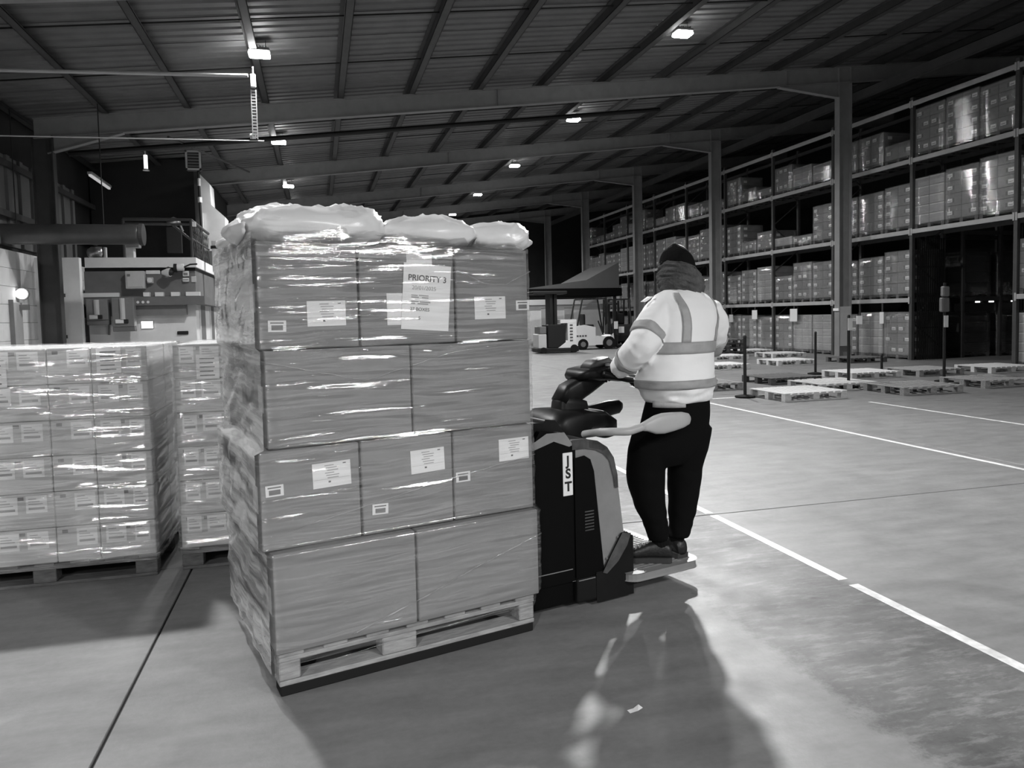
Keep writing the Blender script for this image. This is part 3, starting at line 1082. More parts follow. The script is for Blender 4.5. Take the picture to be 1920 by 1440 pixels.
for i in sorted(HT):
    for li in range(4):
        hs = HT[i][0 if li == 0 else li]
        if i == 1 and li == 0:
            continue
        if i == 1:
            hs = [HT[1][2], HT[1][2], HT[1][3]][li - 1] if li > 1 else None
            if hs is None:
                continue
        if hs is None:
            continue
        zb = 0.0 if li == 0 else LEV[li - 1] + 0.062
        gap = LEV[li] - 0.1 - zb if li < 4 else 1.4
        b0, b1 = PY[i] + 0.06, PY[i + 1] - 0.06
        pitchy = (b1 - b0 - 1.0) / 2
        for p in range(3):
            if i == 0 and p > 0:
                continue          # wholly outside the frame
            h = min(hs[p], gap - 0.04)
            y = b0 + (2 - p) * pitchy
            st = rg.choice([0, 0, 1, 2, 0])
            if (i, li, p) in ((0, 0, 0), (2, 0, 1)):
                st = 2
            rack_load(RX + 0.03, y, zb, h, st, 'wrapped load %s, %s of %s' % (LEVN[li], POSN[p], BAYN[i]))
# loads bordering the dark tunnel, deeper in
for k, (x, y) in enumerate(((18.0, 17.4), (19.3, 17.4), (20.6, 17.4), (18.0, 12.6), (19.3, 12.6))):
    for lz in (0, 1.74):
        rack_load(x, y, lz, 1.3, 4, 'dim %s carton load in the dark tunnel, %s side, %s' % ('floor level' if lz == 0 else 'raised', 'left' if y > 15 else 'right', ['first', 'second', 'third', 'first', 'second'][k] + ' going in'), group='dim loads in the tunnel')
rr = thing('rear_rack', 'second dark racking row seen through the tunnel', 'racking', (17.9, 12.5, 0))
for x in (0, 1.35, 2.65, 3.95):
    for y in (-0.1, 1.2, 4.8, 6.1):
        MB().box(x - 0.04, x + 0.04, y - 0.04, y + 0.04, 0, 7.0).build('upright', MT['rack_post'], rr)
for y in (-0.1, 1.2, 4.8, 6.1):
    for z in (1.68, 3.58, 5.5):
        MB().box(-0.05, 4.0, y - 0.03, y + 0.03, z - 0.06, z + 0.055).build('beam', MT['rack_post'], rr)
gd_ = thing('tunnel_shade_slats', 'added dark slats that dim both sides of the tunnel through the rack', 'shade slats', (RX, 14.05, 0))  # slats added only to darken the tunnel sides
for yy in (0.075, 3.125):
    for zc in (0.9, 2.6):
        MB().box(0.12, 1.0, yy - 0.006, yy + 0.006, zc - 0.02, zc + 0.02).build('shade_slat_rail', MT['steel_black'], gd_)
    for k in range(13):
        MB().box(0.10 + k * 0.072, 0.10 + k * 0.072 + 0.050, yy - 0.012, yy - 0.006, 0.0, 3.4).build('shade_slat', MT['steel_black'], gd_)
# distant reflections built as a row of small glowing tags on a beam
fb = thing('far_beam', 'distant dark beam with a row of small glowing tags for distant reflections behind the tunnel', 'beam', (22.6, 15.0, 1.62))
MB().box(0, 0.06, -3.2, 7.5, -0.06, 0.06).build('beam_body', MT['rack_post'], fb)
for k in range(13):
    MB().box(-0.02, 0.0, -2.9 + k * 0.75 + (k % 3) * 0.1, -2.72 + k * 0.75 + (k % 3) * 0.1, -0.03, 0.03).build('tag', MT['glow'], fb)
for k in range(2):
    MB().tube([(0.03, -3.1 + 10.4 * k, -1.62), (0.03, -3.1 + 10.4 * k, -0.06)], 0.05).build('post', MT['rack_post'], fb)

# white location boards hanging at floor level along the rack
for (px, py, w_, h_) in ((1353, 601, .22, .42), (1371, 597, .26, .30), (1415, 590, .34, .34), (1488, 591, .40, .44), (1611, 600, .26, .26), (1653, 596, .16, .34)):
    r_ = (px - 960) / F
    # solve for world y on the plane x = RX-0.12
    k_ = (r_ * math.cos(YAW) + math.sin(YAW)) / (math.cos(YAW) - r_ * math.sin(YAW))
    y = (RX - 0.12) / k_
    d_ = y * math.cos(YAW) + (RX - 0.12) * math.sin(YAW)
    p = at(px, py, d_)
    t = thing('location_board', 'small white board on the rack front above the floor load at photo column %d' % px, 'sign', (RX - 0.09, p.y, p.z), 0, 'white location boards')
    MB().box(-0.02, 0.0, -w_ / 2, w_ / 2, -h_ / 2, h_ / 2, c=0.004).build('board', MT['white'], t)
    MB().box(0.0, 0.03, -0.02, 0.02, h_ / 2 - 0.03, 1.62 - p.z).build('hanger_strap', MT['rack_post'], t)
    t['label'] = {1353: 'white location board at the rack beside the worker\'s shoulder', 1371: 'white location board second from the worker\'s shoulder', 1415: 'white location board midway between second column and worker\'s right',
                  1488: 'largest white location board, before the nearest column', 1611: 'square white location board just right of the nearest column', 1653: 'narrow white location board two loads right of the nearest column'}[px]

# ================================================================== EMPTY PALLETS ON THE FLOOR
def pallet_protos(wd):
    deck = MB().box(0, 0.1, 0, 1.0, 0.122, 0.14, c=0.003).mesh('deck_board', MT[wd])
    stringer = MB().box(0, 1.2, 0, 0.1, 0.102, 0.1215, c=0.003).mesh('stringer_board', MT[wd])
    block = MB().box(0, 0.12, 0, 0.1, 0.0205, 0.1015, c=0.004).mesh('block', MT[wd])
    base = MB().box(0, 1.2, 0, 0.1, 0.0, 0.02, c=0.003).mesh('base_board', MT[wd])
    return deck, stringer, block, base


PP = {w: pallet_protos(w) for w in ('wood', 'wood_white', 'wood_dark')}


def build_pallet(parent, wd='wood', boards=8):
    """parts of a block pallet 1.2 x 1.0, origin at its low corner"""
    deck, stringer, block, base = PP[wd]
    for k in range(boards):
        link('deck_board', deck, parent, (k * (1.1) / (boards - 1), 0, 0))
    for y in (0, 0.45, 0.9):
        link('stringer_board', stringer, parent, (0, y, 0))
        link('base_board', base, parent, (0, y, 0))
        for x in (0, 0.54, 1.08):
            link('block', block, parent, (x, y, 0))


EP = [
    (7.26, 10.4, 'wood_white', 'pale empty pallet, nearest of the floor pallets beside a black post', 9, 0.02),
    (9.50, 10.33, 'wood', 'slatted empty pallet in the front row, right of the nearest pale one', 7, -0.03),
    (11.55, 10.65, 'wood', 'empty pallet in the front row, furthest right', 7, 0.02),
    (8.72, 11.42, 'wood_white', 'pale empty pallet showing between the two left pallets of the front row', 8, 0.0),
    (6.55, 12.4, 'wood', 'empty pallet partly hidden behind the worker\'s back', 8, 0.0),
    (8.65, 12.85, 'wood_dark', 'dark weathered empty pallet in the second row', 9, 0.03),
    (10.75, 13.1, 'wood_white', 'pale empty pallet in the second row behind the slatted one', 9, -0.02),
    (12.35, 13.0, 'wood', 'empty pallet in the second row below the tall post', 9, 0.02),
    (14.15, 12.9, 'wood_white', 'bright white empty pallet at the right in front of the tunnel', 9, -0.02),
    (9.45, 16.7, 'wood_white', 'bright empty pallet beside the worker in the third row', 9, 0.0),
    (11.8, 17.2, 'wood_white', 'bright empty pallet in the third row left of the nearest column', 9, 0.0),
    (13.9, 17.0, 'wood_dark', 'dark empty pallet at the foot of the nearest column', 9, 0.02),
    (11.5, 20.0, 'wood_white', 'pale empty pallet further back beside the worker', 9, 0.0),
    (13.6, 20.1, 'wood_white', 'pale empty pallet far back near the rack front', 9, 0.0),
    (13.9, 22.3, 'wood_white', 'farthest pale empty pallet before the rack', 9, 0.0),
]
for (x, y, wd, lab, nb, rz) in EP:
    t = thing('empty_pallet', lab, 'pallet', (x, y, 0), rz, 'empty pallets on the floor')
    build_pallet(t, wd, nb)
for k in range(4):
    t = thing('stacked_pallet', 'dark empty pallet in the stack beside the worker, %s' % ['lowest', 'second up', 'third up', 'topmost'][k], 'pallet', (12.35, 21.6, 0.1405 * k), 0.02 * (-1) ** k, 'stack of dark pallets')
    build_pallet(t, 'wood_dark', 7)

# barrier posts
for (px, py, dd, hh_, lab, tagged) in ((1397, 746, 12.7, 1.04, 'black post with round base beside the nearest pale pallet', 0),
                                       (1529, 703, 16.9, 0.95, 'thin black post in front of the floor loads left of the nearest column', 0),
                                       (1591, 728, 13.9, 1.34, 'black post with small white tag before the nearest column', 1),
                                       (1770, 716, 14.5, 1.95, 'tall black post with white tag and grey head before the tunnel', 2),
                                       (1653, 697, 17.0, 0.4, 'short dark post behind the second row of empty pallets', 0)):
    p = at(px, py, dd)
    t = thing('barrier_post', lab, 'post', (p.x, p.y, 0), 0, 'barrier posts')
    MB().tube([(0, 0, 0), (0, 0, 0.03), (0, 0, 0.05)], [0.17, 0.17, 0.06], 20).build('base', MT['rubber'], t)
    MB().tube([(0, 0, 0.05), (0, 0, hh_)], 0.028, 10).build('pole', MT['steel_black'], t)
    if tagged:
        z0 = 1.08 if tagged == 1 else 1.08
        MB().box(-0.05, 0.05, -0.045, -0.03, z0, z0 + 0.23, c=0.004).build('tag', MT['white'], t)
    if tagged == 2:
        MB().box(-0.1, 0.08, -0.05, 0.05, 1.38, 1.66, c=0.02).build('lower_head', MT['fascia'], t)
        MB().box(-0.07, 0.08, -0.05, 0.05, 1.68, 1.88, c=0.02).build('upper_head', MT['grey_panel'], t)
    else:
        MB().tube([(0, 0, hh_), (0, 0, hh_ + 0.03)], [0.035, 0.02], 10).build('cap', MT['steel_black'], t)

# ================================================================== CANOPY, WHITE OFFICE AND FORKLIFTS IN THE MIDDLE DISTANCE
cn = thing('loading_canopy', 'grey sloping canopy with black fascia behind the forklifts', 'canopy', (7.1, 34.0, 0))
MB().prism([(1.0, 2.75), (2.6, 2.78), (5.6, 3.15), (7.3, 4.0), (7.3, 2.75)], 0.0, 4.0).build('sheet', MT['canopy'], cn)
MB().box(0.4, 7.4, -0.15, 4.2, 2.35, 2.75, c=0.03).build('fascia', MT['trouser'], cn)
for x in (0.8, 7.1):
    MB().tube([(x, 0.1, 0), (x, 0.1, 2.4)], 0.09).build('post', MT['steel_black'], cn)
of = thing('white_office', 'low white partition with bright top band behind the forklifts', 'partition', (8.0, 38.3, 0))
MB().box(-2, 8.2, 2.4, 2.6, 0, 2.05).build('wall_panel', MT['white_wall'], of)
MB().box(-2, 8.2, 2.25, 2.6, 2.07, 2.38).build('top_band', MT['white'], of)
MB().box(6.5, 7.4, 2.1, 2.3, 2.4, 3.5).build('upper_panel', MT['white_wall'], of)
for x in (0.2, 1.6, 3.0, 4.4, 5.8):
    MB().box(x, x + 0.5, 2.36, 2.4, 0.0, 1.9).build('door_panel', MT['light_panel'], of)


def forklift(x, y, rz, label, body, reach=False, s=1.0):
    t = thing('forklift', label, 'forklift', (x, y, 0), rz, 'parked forklifts')
    cw = MB()
    cw.prism([(-0.95, 0.22), (-1.0, 0.5), (-0.95, 0.95), (-0.55, 1.0), (-0.1, 0.9), (-0.1, 0.22)], -0.55, 0.55)
    cw.build('counterweight', MT[body], t, bevel=0.05)
    MB().prism([(-0.1, 0.22), (-0.1, 0.55), (0.6, 0.5), (0.75, 0.62), (0.8, 0.22)], -0.5, 0.5).build('chassis', MT[body if not reach else 'steel_black'], t, bevel=0.03)
    for (wx, r_) in ((-0.62, 0.23), (0.55, 0.27)):
        for sy in (-1, 1):
            wh = MB().tube([(wx, sy * 0.40, r_), (wx, sy * 0.57, r_)], r_, 20).build('wheel', MT['rubber'], t)
            MB().tube([(wx, sy * 0.57, r_), (wx, sy * 0.58, r_)], r_ * 0.5, 12).build('wheel_rim', MT['grey_panel'], wh)
    MB().box(-0.45, 0.0, -0.25, 0.25, 0.92, 1.05, c=0.03).build('seat', MT['rubber'], t)
    MB().box(-0.5, -0.38, -0.25, 0.25, 1.02, 1.5, c=0.04).build('seat_back', MT['rubber'], t)
    gd = MB()
    for sy in (-0.48, 0.48):
        gd.tube([(-0.85, sy, 0.95), (-0.6, sy, 2.12), (0.45, sy, 2.15), (0.68, sy, 0.6)], 0.04, 8)
    for k in range(7):
        gd.box(-0.58 + k * 0.16, -0.53 + k * 0.16, -0.48, 0.48, 2.11, 2.16)
    gd.build('overhead_guard', MT['steel_black'], t)
    MB().tube([(0.5, 0, 0.6), (0.28, 0, 1.2)], 0.03).build('steering_column', MT['steel_black'], t)
    for sy in (-0.3, 0.3):
        MB().box(0.84, 0.94, sy - 0.05, sy + 0.05, 0.05, 2.1 if not reach else 2.3).build('mast_rail', MT['steel_black'], t)
        MB().box(1.0, 2.0, sy - 0.06, sy + 0.06, 0.04, 0.09).build('fork', MT['steel_black'], t)
    MB().box(0.94, 1.0, -0.45, 0.45, 0.1, 0.6).build('carriage', MT['steel_black'], t)
    MB().box(0.85, 0.93, -0.3, 0.3, 1.9, 2.0).build('cross_bar', MT['steel_black'], t)
    mb = MB()
    for k in range(4):
        mb.box(-0.9 + k * 0.12, -0.82 + k * 0.12, -0.565, -0.55, 0.55, 0.62)
    mb.build('maker_plate', MT['ink'], t)
    return t


ft = forklift(11.35, 29.8, math.radians(0), 'white counterbalance forklift parked behind the truck handle', 'white')
f3 = forklift(13.35, 31.9, math.radians(80), 'dark forklift with small white tags parked at right of the white one', 'steel_black')
# reach truck (nearest, partly behind the load)
rt = thing('reach_truck', 'tall black reach truck with white panel beside the big carton load', 'forklift', (8.95, 27.9, 0), 0.0, 'parked forklifts')
MB().box(-0.75, 0.95, -0.45, 0.5, 0.05, 0.2, c=0.02).build('base', MT['steel_black'], rt)
MB().box(-0.30, 0.42, -0.42, 0.45, 0.2, 1.12, c=0.03).build('body', MT['steel_black'], rt)
pb = MB().prism([(0.10, 0.2), (0.50, 0.48), (0.50, 0.2)], -0.44, 0.44).box(0.5, 0.86, -0.44, 0.44, 0.2, 1.16).box(0.2, 0.86, -0.44, 0.44, 1.165, 1.3).build('white_panel', MT['white'], rt)
mb = MB()
for k in range(6):
    mb.box(0.58, 0.70, -0.45, -0.441, 0.45 + k * 0.12, 0.51 + k * 0.12)
mb.build('side_lettering', MT['ink'], pb)
for x in (-0.12, 0.06):
    MB().box(x - 0.05, x + 0.06, -0.3, 0.3, 0.2, 2.35).build('mast_rail', MT['steel_black'], rt)
MB().box(-0.9, 0.5, -0.45, 0.45, 2.3, 2.42, c=0.02).build('overhead_guard', MT['steel_black'], rt)
MB().box(-0.68, -0.36, -0.4, 0.4, 0.2, 0.75, c=0.02).build('battery_case', MT['light_panel'], rt)
MB().box(-0.62, -0.36, -0.38, 0.38, 0.76, 1.05, c=0.02).build('battery_lid', MT['fascia'], rt)
for (wx, r_) in ((-0.5, 0.12), (0.75, 0.16)):
    MB().tube([(wx, -0.47, r_), (wx, -0.35, r_)], r_, 16).build('wheel', MT['rubber'], rt)
for (fo, x, y, z) in ((ft, 0.95, -0.56, 1.0), (f3, -1.02, 0.0, 1.05)):
    if fo is ft:
        MB().box(x - 0.09, x + 0.09, -0.37, -0.352, z - 0.16, z + 0.16, c=0.003).build('paper_tag', MT['white'], fo)
    else:
        MB().box(-1.03, -1.0, -0.12, 0.12, 0.62, 0.9, c=0.003).build('paper_tag', MT['white'], fo)

# ================================================================== LEFT WRAPPED CARTON LOADS
def label_mesh(w, h, kind, name='label'):
    """paper label lying in the xz plane, facing -y, with printed lines"""
    mb = MB()
    mb.box(0, w, -0.0012, 0, 0, h, mi=0)
    e = -0.0018
    if kind == 'ship':
        mb.box(w * .12, w * .88, e, -0.0012, h * .2, h * .34, mi=2)
        for k in range(3):
            mb.box(w * .12, w * (.8 - .15 * k), e, -0.0012, h * (.5 + .15 * k), h * (.54 + .15 * k), mi=2)
    elif kind == 'addr':
        for k in range(6):
            a_ = 0.32 + 0.03 * ((k * 7) % 3)
            mb.box(w * a_, w * (a_ + .24 + .05 * ((k * 5) % 3)), e, -0.0012, h * (.86 - .1 * k), h * (.895 - .1 * k), mi=2)
        mb.box(w * .03, w * .97, e, -0.0012, h * .33, h * .338, mi=2)
        mb.box(w * .40, w * .46, e, -0.0012, h * .18, h * .25, mi=1)
        mb.box(w * .8, w * .88, e, -0.0012, h * .88, h * .92, mi=1)
    elif kind == 'stamp':
        mb.box(w * .18, w * .82, e, -0.0012, h * .14, h * .58, mi=1)
        mb.box(w * .12, w * .86, e, -0.0012, h * .72, h * .84, mi=1)
    elif kind == 'list':
        for k in range(5):
            mb.box(w * .15, w * (.8 - .06 * (k % 2)), e, -0.0012, h * (.12 + .17 * k), h * (.17 + .17 * k), mi=1)
    return mb.mesh(name, [MT['label'] if kind != 'list' else MT['sheet'], MT['ink'] if kind != 'stamp' else MT['fascia'], MT['ink_grey']])


SHIP = label_mesh(0.108, 0.10, 'ship')
SHIPN = label_mesh(0.082, 0.10, 'ship')
LISTM = label_mesh(0.13, 0.15, 'list')


def carton_mesh(w, d, h, m_, bulge=0.0, marks=False):
    mb = MB()
    mb.box(0, w, 0, d, 0, h, c=0.005)
    if marks:
        for k in range(int(w / 0.1)):
            mb.box(0.03 + k * 0.1, 0.06 + k * 0.1, -0.0006, 0, h - 0.035, h - 0.015, mi=1)
    return mb.mesh('carton', [MT[m_], MT['carton']])


def film_shell(parent, levels, name='stretch_wrap', m_='film', top=True, amp=0.006, step=0.0055, seed=0.0, off=0.007, topz=None, side_boost=None):
    """levels: list of (z, x0, x1, y0, y1)"""
    zs = []
    for a, b in zip(levels[:-1], levels[1:]):
        n = max(1, int(abs(b[0] - a[0]) / step))
        for k in range(n):
            t = k / n
            zs.append(tuple(a[q] + (b[q] - a[q]) * t for q in range(5)))
    zs.append(levels[-1])
    W0, D0 = 30, 14
    rings = []
    for (z, x0, x1, y0, y1) in zs:
        ring = []
        x0, x1, y0, y1 = x0 - off, x1 + off, y0 - off, y1 + off
        r = 0.012
        pts = []
        for k in range(W0 + 1):
            pts.append((x0 + r + (x1 - x0 - 2 * r) * k / W0, y0, 0, -1))
        for k in range(D0 + 1):
            pts.append((x1, y0 + r + (y1 - y0 - 2 * r) * k / D0, 1, 0))
        for k in range(W0 + 1):
            pts.append((x1 - r - (x1 - x0 - 2 * r) * k / W0, y1, 0, 1))
        for k in range(D0 + 1):
            pts.append((x0, y1 - r - (y1 - y0 - 2 * r) * k / D0, -1, 0))
        for (x, y, nx, ny_) in pts:
            a_ = amp * (side_boost if (side_boost and nx < 0) else 1.0)
            q = noise.noise(Vector((x * 2.2 + seed, y * 2.2, z * 16))) + 0.5 * noise.noise(Vector((x * 5 + seed, y * 5, z * 40)))
            wz = z + 0.03 * noise.noise(Vector((x * 1.3 + seed, y * 1.3, z * 2)))
            msk = 0.45 + 0.9 * max(0, noise.noise(Vector((x * 1.7 + seed, y * 1.7, z * 5 + 8))) + 0.3)
            fine = noise.noise(Vector((x * 2.5 + seed * 2, y * 2.5, wz * 62))) * 0.0021 + noise.noise(Vector((x * 4.5 + seed, y * 4.5, wz * 130 + 4))) * 0.0009
            o = max(0, q + 0.25) * a_ + fine * msk + 0.002
            ring.append((x + nx * o, y + ny_ * o, z))
        rings.append(ring)
    mb = MB().loft(rings, cap=False)
    if top:
        n = len(rings[0])
        last = rings[-1]
        cx = sum(p[0] for p in last) / n
        cy = sum(p[1] for p in last) / n
        prev = list(range(len(mb.v) - n, len(mb.v)))
        for s_ in (0.85, 0.6, 0.3):
            base = len(mb.v)
            for p in last:
                x, y = cx + (p[0] - cx) * s_, cy + (p[1] - cy) * s_
                mb.v.append((x, y, p[2] + 0.004 + 0.008 * abs(noise.noise(Vector((x * 6, y * 6, seed))))))
            for k in range(n):
                mb.f.append((prev[k], prev[(k + 1) % n], base + (k + 1) % n, base + k))
                mb.mi.append(0)
            prev = list(range(base, base + n))
        mb.f.append(tuple(prev))
        mb.mi.append(0)
    return mb.build(name, MT[m_], parent, smooth=True)


def side_load(x0, x1, yf, label, cuts, labels, lists=(), rows=6, z0=0.13, ch_=0.2075):
    t = thing('carton_pallet', label, 'pallet load', (x0, yf, 0), 0, 'wrapped loads standing at the left')
    pal = link('pallet', None, t, (0, 0.0, 0))
    pal.scale = ((x1 - x0) / 1.2, 1, 0.13 / 0.14)
    build_pallet(pal, 'wood_dark', 7)
    Wd = x1 - x0
    cache = {}
    for r in range(rows):
        for k in range(len(cuts) - 1):
            a_, b_ = cuts[k], cuts[k + 1]
            dx = 0.004 * noise.noise(Vector((r * 3.1, k * 5.7, x0)))
            key = (a_, b_)
            if key not in cache:
                cache[key] = carton_mesh(b_ - a_ - 0.004, 0.49, ch_ - 0.003, 'carton2', marks=True)
            c = link('carton', cache[key], t, (a_ + 0.002 + dx, 0.004 + abs(dx), z0 + r * ch_))
            for (lx, narrow) in labels:
                if a_ <= lx < b_:
                    lb = link('label', SHIPN if narrow else SHIP, c, (lx - a_, -0.0005, ch_ * 0.44 + 0.006 * noise.noise(Vector((r, lx * 9, 3)))))
                    lb.rotation_euler = (0, 0.03 * noise.noise(Vector((r * 4, lx * 9, 7))), 0)
        for k in range(2):
            c = link('carton', cache.setdefault('back', carton_mesh(Wd / 2 - 0.004, 0.49, ch_ - 0.003, 'carton2')), t, (k * Wd / 2 + 0.002, 0.505, z0 + r * ch_))
    for (lx, lz) in lists:
        link('delivery_note', LISTM, t, (lx, -0.0015, lz))
    zt = z0 + rows * ch_
    film_shell(t, [(0.10, 0.0, Wd, 0, 1.0), (z0 + 0.02, 0.0, Wd, 0, 1.0), (zt, 0, Wd, 0.0, 1.0)], amp=0.013, seed=x0 * 3, m_='film_side', off=0.01)
    return t


W1 = 1.2
side_load(-2.18, -0.98, 4.755, 'wrapped load of small labelled cartons, left of two beside the big load', [0, .35, .67, .90, 1.2],
          [(W1 - .115, True), (W1 - .27, False), (W1 - .425, False), (W1 - .68, False), (W1 - .83, False), (W1 - .985, False), (W1 - 1.14, False)],
          lists=[(W1 - .86, 1.16), (W1 - .27, 1.22)])
side_load(-0.85, 0.35, 4.80, 'wrapped load of small labelled cartons, half hidden behind the big load', [0, .30, .55, .90, 1.2],
          [(.035, True), (.15, False), (.31, False), (.60, False), (.75, False), (.93, False)], lists=[(.13, 1.16)])

# ================================================================== MAIN LOAD (local frame)
LO = Vector((-0.198, 3.010, 0))
LA = math.radians(14.65)
LM4 = Matrix.Translation(LO) @ Matrix.Rotation(LA, 4, 'Z')


def LW(x, y, z=0.0):
    return LM4 @ Vector((x, y, z))


ml = thing('carton_pallet', 'tall wrapped pallet load of large plain cartons carried on the black pallet truck', 'pallet load', LW(0, 0, 0.045), LA)
pal = link('pallet', None, ml, (0, 0, 0))
deck, stringer, block, base = PP['wood']
PM = {}
for nm_, a_ in (('front', 0.0),):
    pass
for k in range(7):
    MB().box(k * 0.18, k * 0.18 + 0.1, 0, 1.0, 0.117, 0.135, c=0.003).build('deck_board', MT['wood'], pal)
for y in (0, 0.45, 0.9):
    MB().box(0, 1.18, y, y + 0.1, 0.098, 0.1165, c=0.003).build('stringer_board', MT['wood'], pal)
    MB().box(0, 1.18, y, y + 0.1, 0.0, 0.02, c=0.003).build('base_board', MT['wood'], pal)
    MB().box(0.004, 1.176, y + 0.004, y + 0.096, -0.042, -0.001, c=0.004).build('gap_shade_strip', MT['rubber'], pal)  # black strip added as the deep shade between pallet and floor
    for (xa, xb) in ((0.0, 0.085), (0.43, 0.585), (1.10, 1.18)):
        MB().box(xa, xb, y + 0.002, y + 0.098, 0.0205, 0.0975, c=0.005).build('block', MT['wood'], pal)
Z = [0.135, 0.545, 0.948, 1.343, 1.762]     # layer limits above the pallet base
LAY = [
    (-0.015, 1.210, -0.012, [0.590]),
    (-0.044, 1.206, 0.022, [0.366, 0.789]),
    (-0.007, 1.208, 0.032, [0.608]),
    (-0.022, 1.204, 0.034, [0.388, 0.828]),
]
CART = {}
for li, (xa, xb, yf, cuts) in enumerate(LAY):
    xs_ = [xa] + cuts + [xb]
    h = Z[li + 1] - Z[li]
    for row in (0, 1):
        for k in range(len(xs_) - 1):
            w = xs_[k + 1] - xs_[k] - 0.010
            mb = MB()
            n = 8
            # board with very slightly bulged faces and rounded edges
            mb.box(0, w, 0, 0.475, 0, h - 0.006, c=0.004)
            c = mb.build('carton', MT['carton'], ml, loc=(xs_[k] + 0.005, yf + 0.485 * row, Z[li] + 0.001))
            c.rotation_euler = (0, 0, math.radians(0.35) * math.sin(li * 2.3 + k * 1.7))
            CART[(li, row, k)] = c
            # flap slit and tape along the top centre
            MB().box(0.0, w, 0.21, 0.265, h - 0.0062, h - 0.0055).build('tape', MT['tape'], c)
            if k == 0:
                MB().box(-0.0008, 0, 0.21, 0.265, h * 0.78, h - 0.006).build('tape', MT['light_panel'], c)
                MB().box(-0.0010, 0, 0.06, 0.16, h * 0.35, h * 0.62).build('side_label', MT['label'], c)
ADDR = label_mesh(0.158, 0.102, 'addr')
STAMP = label_mesh(0.070, 0.045, 'stamp', 'stamp_label')


def stick(me, li, k, x, z, rot, name='label'):
    """x,z are lower-left in load frame (z above the floor)"""
    c = CART[(li, 0, k)]
    o = link(name, me, c, (x - c.location.x, -0.001, z - 0.045 - c.location.z))
    o.rotation_euler = (0, -math.radians(rot), 0)
    return o


stick(STAMP, 3, 0, 0.017, 1.458, -1)
stick(ADDR, 3, 0, 0.172, 1.475, 0.5)
stick(ADDR, 3, 2, 0.922, 1.487, 0.5)
stick(STAMP, 3, 2, 1.136, 1.525, 0.5)
stick(STAMP, 1, 0, -0.020, 0.808, 1)
stick(ADDR, 1, 0, 0.167, 0.816, 1.5)
stick(STAMP, 1, 1, 0.410, 0.673, -2)
stick(ADDR, 1, 1, 0.590, 0.824, 1.5)
stick(STAMP, 1, 2, 0.802, 0.760, 0.5)
stick(ADDR, 1, 2, 1.022, 0.829, 0.5)
# notices on the top layer
c = CART[(3, 0, 1)]
nt_ = link('paper_notice', None, c, (0.567 - c.location.x, -0.004, 1.455 - 0.045 - c.location.z))
nt_.rotation_euler = (0, math.radians(4.5), 0)
nt_['label'] = 'white paper sheet reading PRIORITY 3'
MB().box(0, 0.222, -0.0012, 0, 0, 0.285).build('paper', MT['sheet'], nt_)
RX90 = (PI / 2, 0, 0)
text_obj('lettering', 'PRIORITY 3', 0.036, nt_, (0.112, -0.0015, 0.222), RX90, MT['ink'], 'CENTER', bold=0.0006)
text_obj('lettering', '20/01/2025', 0.025, nt_, (0.098, -0.0015, 0.180), RX90, MT['ink_grey'], 'CENTER')
text_obj('lettering', '27 BOXES', 0.021, nt_, (0.082, -0.0015, 0.088), RX90, MT['ink'], 'CENTER')
text_obj('lettering', '5', 0.021, nt_, (0.082, -0.0015, 0.050), RX90, MT['ink'], 'CENTER')
mb = MB()
for (xa, xb, z) in ((0.04, 0.07, .145), (0.075, 0.12, .146), (0.04, 0.075, .137), (.09, .12, .137), (0.04, 0.075, .118), (0.08, 0.13, .118), (.04, .06, .110), (.07, .12, .110)):
    mb.box(xa, xb, -0.0018, -0.0012, z, z + 0.005)
mb.build('printed_lines', MT['ink_grey'], nt_)
MB().box(0, 0.085, -0.001, 0, 0, 0.135).build('second_sheet', MT['label'], c, loc=(0.508 - c.location.x, -0.001, 1.472 - 0.045 - c.location.z))
MB().box(0, 0.118, -0.001, 0, 0, 0.055).build('tape_piece', MT['label'], c, loc=(0.602 - c.location.x, -0.0015, 1.722 - 0.045 - c.location.z))
# film
film_shell(ml, [(0.085, 0.0, 1.18, 0.0, 1.0), (0.135, -0.002, 1.19, -0.004, 1.0), (0.16, -0.015, 1.21, -0.012, 1.0), (0.535, -0.015, 1.21, -0.012, 1.0),
                (0.56, -0.044, 1.206, 0.018, 1.0), (0.94, -0.044, 1.206, 0.022, 1.0), (0.965, -0.007, 1.208, 0.030, 1.0), (1.33, -0.007, 1.208, 0.032, 1.0),
                (1.36, -0.022, 1.204, 0.034, 1.01), (1.765, -0.022, 1.204, 0.034, 1.01)], top=False, amp=0.007, seed=4.0, m_='film', off=0.006)
# loose gathered film over the left face
rings = []
for r in range(110):
    z = 0.06 + r * (1.80 - 0.06) / 109
    ring = []
    for k in range(26):
        y = -0.004 + k * 1.0 / 25
        q = noise.noise(Vector((y * 3, z * 6 + y * 3, 2.0))) + 0.6 * noise.noise(Vector((y * 5, z * 15 + y * 6, 5.0)))
        ex = {0: -0.02, 1: -0.05, 2: -0.014, 3: -0.03}[min(3, max(0, int((z - 0.135) / 0.405)))]
        ring.append((ex - 0.010 - 0.016 * abs(q) * min(1, y * 5 + 0.1) - 0.003 * noise.noise(Vector((y * 2, z * 26 + y * 7, 1))), y, z))
    rings.append(ring)
MB().loft(rings, cap=False, closed=False).build('stretch_wrap', MT['film_face'], ml, smooth=True)
